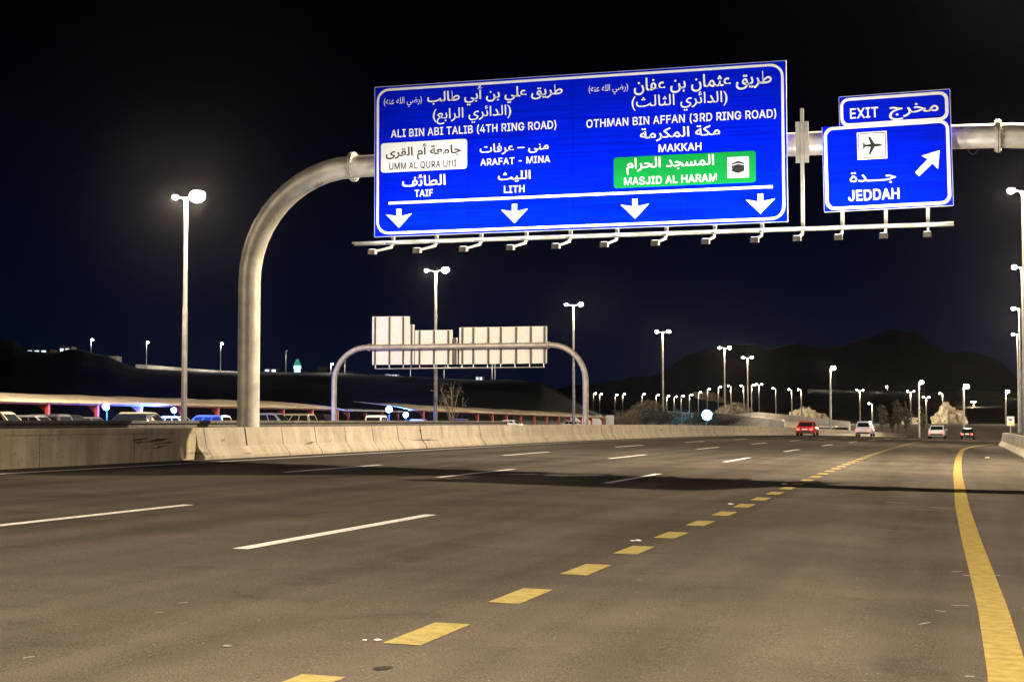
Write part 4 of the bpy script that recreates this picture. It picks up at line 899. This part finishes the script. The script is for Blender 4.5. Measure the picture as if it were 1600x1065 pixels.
pk = [('suv', 'beige', 5, 643, 'tan car under the long canopy at the left edge'), ('sedan', 'silver', 38, 648.5, 'silver saloon left of the first red canopy post'), ('suv', 'grey', 60, 647, 'dark car with bright roof edge directly left of the first red post'),
      ('suv', 'black', 112, 647.5, 'black car right of the first red post'), ('sedan', 'grey', 125, 651, 'dark saloon low behind the wall, left of the second red post'), ('suv', 'black', 196, 646, 'black car between the second and third red posts'), ('suv', 'beige', 232, 643.5, 'tan car whose roof touches the third red post'),
      ('sedan', 'white', 263, 650, 'white car below the second blue floodlight'), ('suv', 'grey', 318, 648, 'grey car right of the bare lamp pole'), ('suv', 'silver', 430, 645, 'silver car right of the thick gantry column'), ('suv', 'beige', 455, 646, 'tan car right of the red post past the thick gantry column'), ('suv', 'black', 480, 646.5, 'black car left of the last red posts of the long canopy'),
      ('sedan', 'white', 660, 655, 'white car under the start of the second canopy'), ('sedan', 'silver', 715, 654, 'silver car behind the leafless bush'), ('sedan', 'white', 790, 656, 'white car in front of the posts of the second canopy'), ('sedan', 'white', 898, 657, 'white car near the end panel of the second canopy')]
for i, (k, pt_, x, yt, lab) in enumerate(pk):
    parked(k, pt_, x, yt, -56.5 - (i * 7 % 3) * .7, PI / 2 + (PI if i % 3 == 0 else 0) + random.uniform(-.06, .06), lab)
parked('van', 'white', 590, 648.5, -53.5, PI * .06, 'white van with dark side windows parked left of the blue floodlights', 'van', 'van')
# traffic
def drive(kind, paint, lat, s, lab, back=False, rz=0.):
    o = make_car(kind, paint, lab, 'cars in traffic', True); o['category'] = 'car'
    p = RP(lat, s); hd = -math.atan(3.4e-4 * max(0, s - 45)) ; put(o, p, hd + (PI if back else 0) + rz)
    o.rotation_euler.x = 0
    return o
def lane_at(x, D):
    p = atD(x, 680, D); return p.x - shift(p.y), p.y
for kind, paint, x, D, lab in (('sedan', 'red', 1262, 152, 'red car with lit tail lamps close to the left barrier at the crest'), ('suv', 'white', 1352, 186, 'white car with red tail lamps in mid road, under the low lamp'), ('sedan', 'white', 1465, 170, 'white car right of centre, below the floodlit rock'),
                              ('sedan', 'black', 1512.5, 215, 'black car farthest off, at the end of the yellow line')):
    la, s = lane_at(x, D); drive(kind, paint, la, s, lab)
p = atD(783, 660, 92); o = make_car('sedan', 'white', 'white car with headlamps on, passing behind the pale barrier', 'cars in traffic', True); put(o, (p.x, p.y, -.12), PI)

# ------------------------------------------------------------------ rocks, slip road, shrubs
def rock(x0, x1, yt, yb, D, label, seed, depth=1., tilt=0., m='rock'):
    a, b_ = atD(x0, yb, D), atD(x1, yb, D); w = (b_ - a).length / 2; h = (yb - yt) * D / F; c_ = (a + b_) / 2
    bm = bmesh.new(); bmesh.ops.create_icosphere(bm, subdivisions=5, radius=1)
    sc_ = min(w, h)
    for v in bm.verts:
        p_ = v.co.copy(); 
        n1 = noise.fractal(p_ * 1.4 + Vector((seed, 0, 0)), 1, 2, 4); n2 = noise.cell(p_ * 5 + Vector((seed, 3, 0)))
        vor = noise.voronoi(p_ * Vector((4.5, 4.5, 2.5)) + Vector((seed, 0, 0)))[0]
        r = 1 + .30 * n1 + .22 * (vor[1] - vor[0]) - .05
        v.co = Vector((p_.x * w * r, p_.y * w * .8 * depth * r, max(-.35, p_.z) * h * r + p_.x * h * tilt))
    me = bpy.data.meshes.new('rock'); bm.to_mesh(me); bm.free(); me.materials.append(M[m])
    o = bpy.data.objects.new('rock', me); C.objects.link(o); o.location = c_; o.rotation_euler.z = TH
    return tag(o, label, 'rock', 'rock outcrops beyond the road')
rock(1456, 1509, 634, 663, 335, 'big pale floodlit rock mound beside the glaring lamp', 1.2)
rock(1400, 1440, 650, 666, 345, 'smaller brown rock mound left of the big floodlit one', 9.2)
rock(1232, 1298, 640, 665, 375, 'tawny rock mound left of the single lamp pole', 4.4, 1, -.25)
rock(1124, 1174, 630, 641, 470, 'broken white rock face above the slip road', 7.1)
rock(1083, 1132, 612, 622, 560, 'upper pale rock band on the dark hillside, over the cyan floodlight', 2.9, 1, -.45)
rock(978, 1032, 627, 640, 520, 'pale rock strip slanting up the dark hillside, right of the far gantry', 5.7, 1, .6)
# slip road with parapets
sp = [(990, 647, 330), (1035, 652, 322), (1085, 653, 312), (1112, 650.5, 300), (1150, 655, 275), (1195, 662, 250), (1228, 667.5, 225)]
q = MB(); vs = []; fs = []
pp = [atD(*a) for a in sp]
for i, p in enumerate(pp):
    d = (pp[min(i+1, len(pp)-1)] - pp[max(i-1, 0)]); d.z = 0; d.normalize(); nn = Vector((-d.y, d.x, 0))
    if nn.y < 0: nn = -nn
    vs += [p - nn * .0, p + nn * 9 + Vector((0, 0, .0))]
for i in range(len(pp) - 1): fs.append((2*i, 2*i+1, 2*i+3, 2*i+2))
q.add(vs, fs); tag(q.build('slip_road', M['cap']), kind='structure')
for off, lab in ((-.15, 'near concrete parapet of the slip road curving up behind the pale barrier'), (9.15, 'far concrete parapet of the slip road, below the broken white rock')):
    q = MB(); rings = []
    for i, p in enumerate(pp):
        d = (pp[min(i+1, len(pp)-1)] - pp[max(i-1, 0)]); d.z = 0; d.normalize(); nn = Vector((-d.y, d.x, 0))
        if nn.y < 0: nn = -nn
        c_ = p + nn * off; rings.append([c_ - nn * .14 + Vector((0, 0, -3)), c_ + nn * .14 + Vector((0, 0, -3)), c_ + nn * .11 + Vector((0, 0, .85)), c_ - nn * .11 + Vector((0, 0, .85))])
    q.loft(rings); tag(q.build('parapet', M['parapet']), lab, 'parapet')
# lit parapets on the ridges
def ridge_rail(pts, D, label, hgt, m='cap'):
    q = MB(); rings = []
    for x, y in pts:
        p = atD(x, y, D); rings.append([p + Vector((0, .2, -4)), p + Vector((0, -.2, -4)), p + Vector((0, -.2, hgt)), p + Vector((0, .2, hgt))])
    q.loft(rings); return tag(q.build('parapet', M[m]), label, 'parapet')
ridge_rail([(212, 570.5), (250, 573), (300, 577), (340, 580), (374, 582), (430, 586)], 690, 'lit parapet sloping along the dark ridge, left of the gantry column', .45)
ridge_rail([(1262, 609), (1300, 610), (1345, 613), (1370, 613.5), (1397, 617)], 905, 'long lit parapet across the foot of the mountain', .4)
ridge_rail([(1407, 617.5), (1436, 618.5)], 905, 'short bright parapet behind the amber lamp', .9)
ridge_rail([(1436, 620), (1480, 622.5), (1530, 624.5), (1560, 626.5)], 905, 'faint parapet behind the glaring lamp', .35)
rl = bpy.data.lights.new('ridge_point', 'POINT'); rl.energy = 2500; rl.color = (1, .96, .88); rl.shadow_soft_size = .3
rl2 = rl.copy(); rl2.energy = 500
GRL = 'slim lamps on the skyline ridge'
for x, y, yb, D, lit, lab in [(142.5, 531, 564, 660, 1, 'brightest lamp on the left skyline ridge'), (229, 535, 570, 685, 1, 'ridge lamp standing at the start of the lit parapet'), (345, 537, 578, 685, 1, 'ridge lamp between the bare lamp pole and the gantry column'),
                            (517, 569, 588, 690, 1, 'ridge lamp just left of the far gantry column'), (447, 548, 584, 690, 0, 'unlit ridge pole left of the tapering tower'), (539, 565, 590, 690, 0, 'ridge pole just right of the far gantry column'), (641.5, 572, 592, 690, 0, 'pale pole below the tallest sign back'), (694, 572, 593, 690, 0, 'pale pole beneath the middle sign back'),
                            (769, 566, 593, 690, 0, 'left of two pale poles under the widest sign back'), (773.5, 566, 593, 690, 0, 'right of two pale poles under the widest sign back')]:
    p = atD(x, y, D); zb = min(terrain_h(p.x, p.y), atD(x, yb, D).z)
    street_lamp((p.x, p.y, zb), p.z - zb, lab, GRL, TH, (1,), .4, 'lenssmall' if lit else 'headoff', None, .2, .15, .55 if lit else .2)
    lamp_spot(rl, p + Vector((.8, -1.2, -1.)) if lit else p + Vector((.0, -4, -3.)))  # unlit poles get an added point light in front
for x, y in ((250, 566), (318, 572), (370, 576), (1290, 604), (1330, 606), (1372, 609), (1418, 612), (1445, 614)):
    D = 684 if x < 800 else 896
    p = atD(x, y, D); lamp_spot(rl if x < 800 else rl2, p)  # bare point lights added to brighten the parapets, no fixtures
# tapering lit tower and skyline buildings
D = 1500; p = atD(464.5, 586, D); k = D / F
t = thing('clock_tower', 'slender tapering lit tower, green above and white below, on the skyline', 'tower', (p.x, p.y, p.z - 10))
def tier(q, z0, z1, w0, w1, m=0): q.loft([[(p.x - w0, p.y - w0, p.z + z0), (p.x + w0, p.y - w0, p.z + z0), (p.x + w0, p.y + w0, p.z + z0), (p.x - w0, p.y + w0, p.z + z0)], [(p.x - w1, p.y - w1, p.z + z1), (p.x + w1, p.y - w1, p.z + z1), (p.x + w1, p.y + w1, p.z + z1), (p.x - w1, p.y + w1, p.z + z1)]], m)
q = MB(); tier(q, -10, 3 * k, 6.5*k, 6.2*k); tier(q, 3*k, 10 * k, 4*k, 3.6*k); tier(q, 10*k, 15*k, 4.6*k, 4.4*k); q.build('shaft', M['towerglow'], t)
q = MB(); tier(q, 15*k, 20 * k, 3.8*k, 3.4*k); tier(q, 20*k, 25*k, 2.6*k, 1.6*k); q.build('clock_stage', M['greenglow'], t)
q = MB(); tier(q, 25*k, 38 * k, 1.5*k, .15*k); q.build('spire', M['building'], t)
def block(x0, x1, yt, yb, D, label, m='building', win=None):
    a, b_ = atD(x0, yb, D), atD(x1, yt, D); w = math.hypot(b_.x - a.x, b_.y - a.y)
    t = thing('building', label, 'building', a, TH, 'buildings on the skyline')
    h = b_.z - a.z
    q = LB(); q.box((0, 0, -6), (w, w * .6 + 4, h)); q.box((w * .1, .3, h), (w * .3, w * .3, h * 1.12)); q.build('wall', M[m], t)
    if win:
        for i in range(win):
            q = LB(); x_ = w * (.08 + .86 * i / win); q.box((x_, -.05, h * .25), (x_ + w * .55 / win, .02, h * .85)); q.build('window', M['litwin'], t)
    return t
block(601, 623, 584.5, 592, 720, 'low building with brightly lit windows under the left end of the far signs', 'whitewall', 4)
block(495, 512, 573, 588, 760, 'dark block on the skyline left of the far gantry'); block(540, 553, 580, 590, 760, 'low dark block right of the far gantry column')
block(412, 436, 575, 588, 760, 'dark building with one lit window, left of the tapering tower', win=2); block(474, 492, 581, 589, 800, 'small building at the foot of the tapering tower', win=2); block(743, 756, 588, 595, 760, 'tiny bright house beneath the widest sign back', 'whitewall', 2)
block(40, 78, 545, 560, 640, 'dark hillside house with tiny lit windows at far left', win=3); block(92, 112, 541, 562, 660, 'dark hillside house left of the brightest ridge lamp', win=2); block(150, 182, 556, 566, 690, 'long low building right of the brightest ridge lamp', 'cap')
block(1577, 1588, 624, 628, 820, 'left of two small pale roofs near the right edge', 'whitewall'); block(1590, 1600, 624, 628, 820, 'right of two small pale roofs near the right edge', 'whitewall'); block(1558, 1561, 621, 628, 900, 'tiny white hut at the end of the faint parapet', 'whitewall')

def shrub(x, y, D, w, h, label, leafy=True, seed=0, n=500, m='leaf', cat='shrub', stems=14, base=None):
    rnd = random.Random(seed); p = atD(x, y, D)
    t = thing('shrub', label, cat, p, rnd.uniform(0, 6), 'scrub beside the road')
    q = LB(); tips = []
    for i in range(stems):
        a = rnd.uniform(0, 2*PI); r = rnd.uniform(.1, 1) * w / 2; hh = h * rnd.uniform(.55, 1.05)
        mid = (r * .35 * math.cos(a), r * .35 * math.sin(a), hh * .5); tip = (r * math.cos(a), r * math.sin(a), hh)
        q.tube([(0, 0, -.4), mid, tip], [.03, .02, .008], 5)
        tips += [(mid, tip)]
        for j in range(3):
            kk = rnd.uniform(.2, .9); b0 = tuple(mid[c] + (tip[c] - mid[c]) * kk for c in range(3)); q.tube([b0, (b0[0] + rnd.uniform(-.3, .3) * w * .4, b0[1] + rnd.uniform(-.3, .3) * w * .4, b0[2] + rnd.uniform(.05, .25) * h)], [.012, .005], 4)
    q.build('stem', M['straw' if not leafy else 'bark'], t)
    q = LB()
    for i in range(n):
        mid, tip = rnd.choice(tips); kk = rnd.uniform(-.3, 1.05); s_ = (.05 + .05 * rnd.random()) * (h * .8 if leafy else h * .35)
        c_ = Vector(tuple(mid[c] + (tip[c] - mid[c]) * kk for c in range(3))) + Vector((rnd.gauss(0, .09 * w), rnd.gauss(0, .09 * w), rnd.gauss(0, .06 * h)))
        d1 = Vector((rnd.gauss(0, 1), rnd.gauss(0, 1), rnd.gauss(0, 1))).normalized(); d2 = d1.orthogonal().normalized()
        q.add([c_ - d1 * s_, c_ + d2 * s_ * .4, c_ + d1 * s_, c_ - d2 * s_ * .4], [(0, 1, 2, 3)])
    q.build('foliage', M[m], t)
shrub(707, 665, 120, 3.0, 3.4, 'leafless spiky bush right of the pole behind the far signs', False, 3, 120, 'straw')
for i, (x, w, h, lab) in enumerate([(968, 1.6, 2.0, 'thin dry grass clump just right of the white end panel'), (980, 1.8, 2.2, 'taller dry grass clump right of the white end panel'), (992, 3.2, 2.0, 'widest straw coloured grass clump above the pale barrier')]):
    shrub(x, 668, 150, w, h * .8, lab, False, 20 + i, 90, 'straw', 'grass clump', 26)
for i, (x, y, D, w, h, lab) in enumerate([(1010, 666, 200, 7, 2.6, 'dark shrub left of the lone twin-headed pole'), (1030, 667, 195, 5, 2.0, 'low shrub at the foot of the lone twin-headed pole'), (1055, 668, 205, 9, 2.4, 'broad shrub right of the lone twin-headed pole'), (1080, 667, 215, 8, 2.2, 'shrub between the lone pole and the cyan floodlight'), (1110, 667, 225, 9, 2.0, 'shrub on the mound under the cyan floodlight'), (1130, 668, 215, 6, 1.6, 'low shrub right of the cyan floodlight')]):
    shrub(x, y, D, w, h, lab, True, 40 + i, 900)
for i, (x, y, D, h, lab) in enumerate([(1378, 672, 250, 4.2, 'thin dark sapling right of the white car in mid road'), (1404, 674, 255, 5.0, 'thin dark sapling left of the amber lamp'), (1416, 674, 258, 4.4, 'leaning sapling close to the amber lamp'), (1441, 675, 255, 4.0, 'sapling right of the amber lamp'), (1395, 674, 262, 3.6, 'short sapling in front of the smaller brown mound')]):
    shrub(x, y, D, 2.2, h, lab, True, 60 + i, 260, 'leaf', 'sapling', 9)

# ------------------------------------------------------------------ small signs and litter
def square_sign():
    c0 = atD(1579, 657.5, 112); zb = -1.2
    t = thing('small_sign', 'small square white sign with dark marks, on a post behind the right barrier', 'sign', (c0.x, c0.y, zb))
    k = 112 / F; w, h = 5.6 * k, 7.2 * k
    q = MB(); q.tube([(c0.x, c0.y + .06, zb), (c0.x, c0.y + .06, c0.z)], .05, 8); q.build('post', M['galv'], t)
    q = MB(); q.box((c0.x - w, c0.y - .02, c0.z - h), (c0.x + w, c0.y, c0.z + h)); q.build('panel', M['white'], t)
    q = MB(); q.box((c0.x - w * .95, c0.y - .026, c0.z - h * .95), (c0.x + w * .95, c0.y - .022, c0.z - h * .30)); q.build('yellow_plate', mat('pale_yellow_sheet', (.75, .66, .22), .5), t)
    q = MB()
    for a, b_, c_, d_ in ((-.62, .25, -.05, .55), (-.3, -.02, .05, .32), (.05, .1, .3, .62), (.5, .2, .72, .5)):
        q.box((c0.x + a * w, c0.y - .028, c0.z + b_ * h), (c0.x + c_ * w, c0.y - .0225, c0.z + d_ * h))
    q.build('marking', M['black'], t)
square_sign()
def round_sign(x, y, D, lab):
    c0 = atD(x, y, D); zb = terrain_h(c0.x, c0.y); zb = min(zb, c0.z - 1.5)
    t = thing('round_sign', lab, 'sign', (c0.x, c0.y, zb), 0, 'little round road signs')
    q = MB(); q.tube([(c0.x, c0.y + .05, zb), (c0.x, c0.y + .05, c0.z)], .045, 8); q.build('post', M['galv'], t)
    r = 2.2 * D / F; q = MB(); q.tube([(c0.x, c0.y - .02, c0.z), (c0.x, c0.y + .01, c0.z)], r, 20); q.build('disc', M['white'], t)
    q = MB(); q.box((c0.x - r * .18, c0.y - .03, c0.z - r * .5), (c0.x + r * .12, c0.y - .022, c0.z + r * .5)); q.build('marking', M['black'], t)
round_sign(1223.5, 657, 235, 'little round white sign above the end of the slip road'); round_sign(1307, 666.5, 230, 'little round white sign right of the single bright lamp pole')
def litter(x, y, a, lab, seed):
    X, s = ground_px(x, y); rnd = random.Random(seed)
    bm = bmesh.new(); bmesh.ops.create_icosphere(bm, subdivisions=2, radius=1)
    for v in bm.verts:
        n_ = 1 + .45 * noise.noise(v.co * 1.7 + Vector((seed, 0, 0))); v.co = Vector((v.co.x * a * n_, v.co.y * a * .8 * n_, max(-.2, v.co.z) * a * .25 * n_ + a * .1))
    me = bpy.data.meshes.new('litter'); bm.to_mesh(me); bm.free(); me.materials.append(M['paper'])
    o = bpy.data.objects.new('litter', me); C.objects.link(o); o.location = RP(X, s, .002); o.rotation_euler.z = rnd.uniform(0, 6); return tag(o, lab, 'litter', 'scraps on the asphalt')
litter(590, 1000, .026, 'crumpled white scrap beside the second yellow dash from the bottom', 1); litter(570, 1000, .017, 'flattened beige scrap left of the crumpled white one', 2); litter(997, 845, .05, 'white scrap above the fifth yellow dash', 3); litter(988, 845, .035, 'grey scrap touching the white one above the fifth yellow dash', 7)
litter(1142, 788, .06, 'pale scrap near the small yellow dashes before the shadow', 4); litter(1540, 715, .10, 'white scrap on the exit lane right of the yellow line', 5); litter(1226, 757, .10, 'dark pale-edged scrap in the gantry shadow on the dashes', 6)

# ------------------------------------------------------------------ haze
if HAZE > 0:
    q = MB(); q.box((-3900, -900, -15.), (3900, 4300, 175.))
    hm = bpy.data.materials.new('night_haze'); hm.use_nodes = True; nt = hm.node_tree
    nt.nodes.remove(nt.nodes['Principled BSDF']); pv = nt.nodes.new('ShaderNodeVolumePrincipled')
    pv.inputs['Color'].default_value = (.9, .9, .92, 1); pv.inputs['Density'].default_value = HAZE; pv.inputs['Anisotropy'].default_value = .93
    nt.links.new(pv.outputs[0], nt.nodes['Material Output'].inputs['Volume'])
    o = q.build('haze', hm); tag(o, kind='stuff'); o.visible_shadow = True
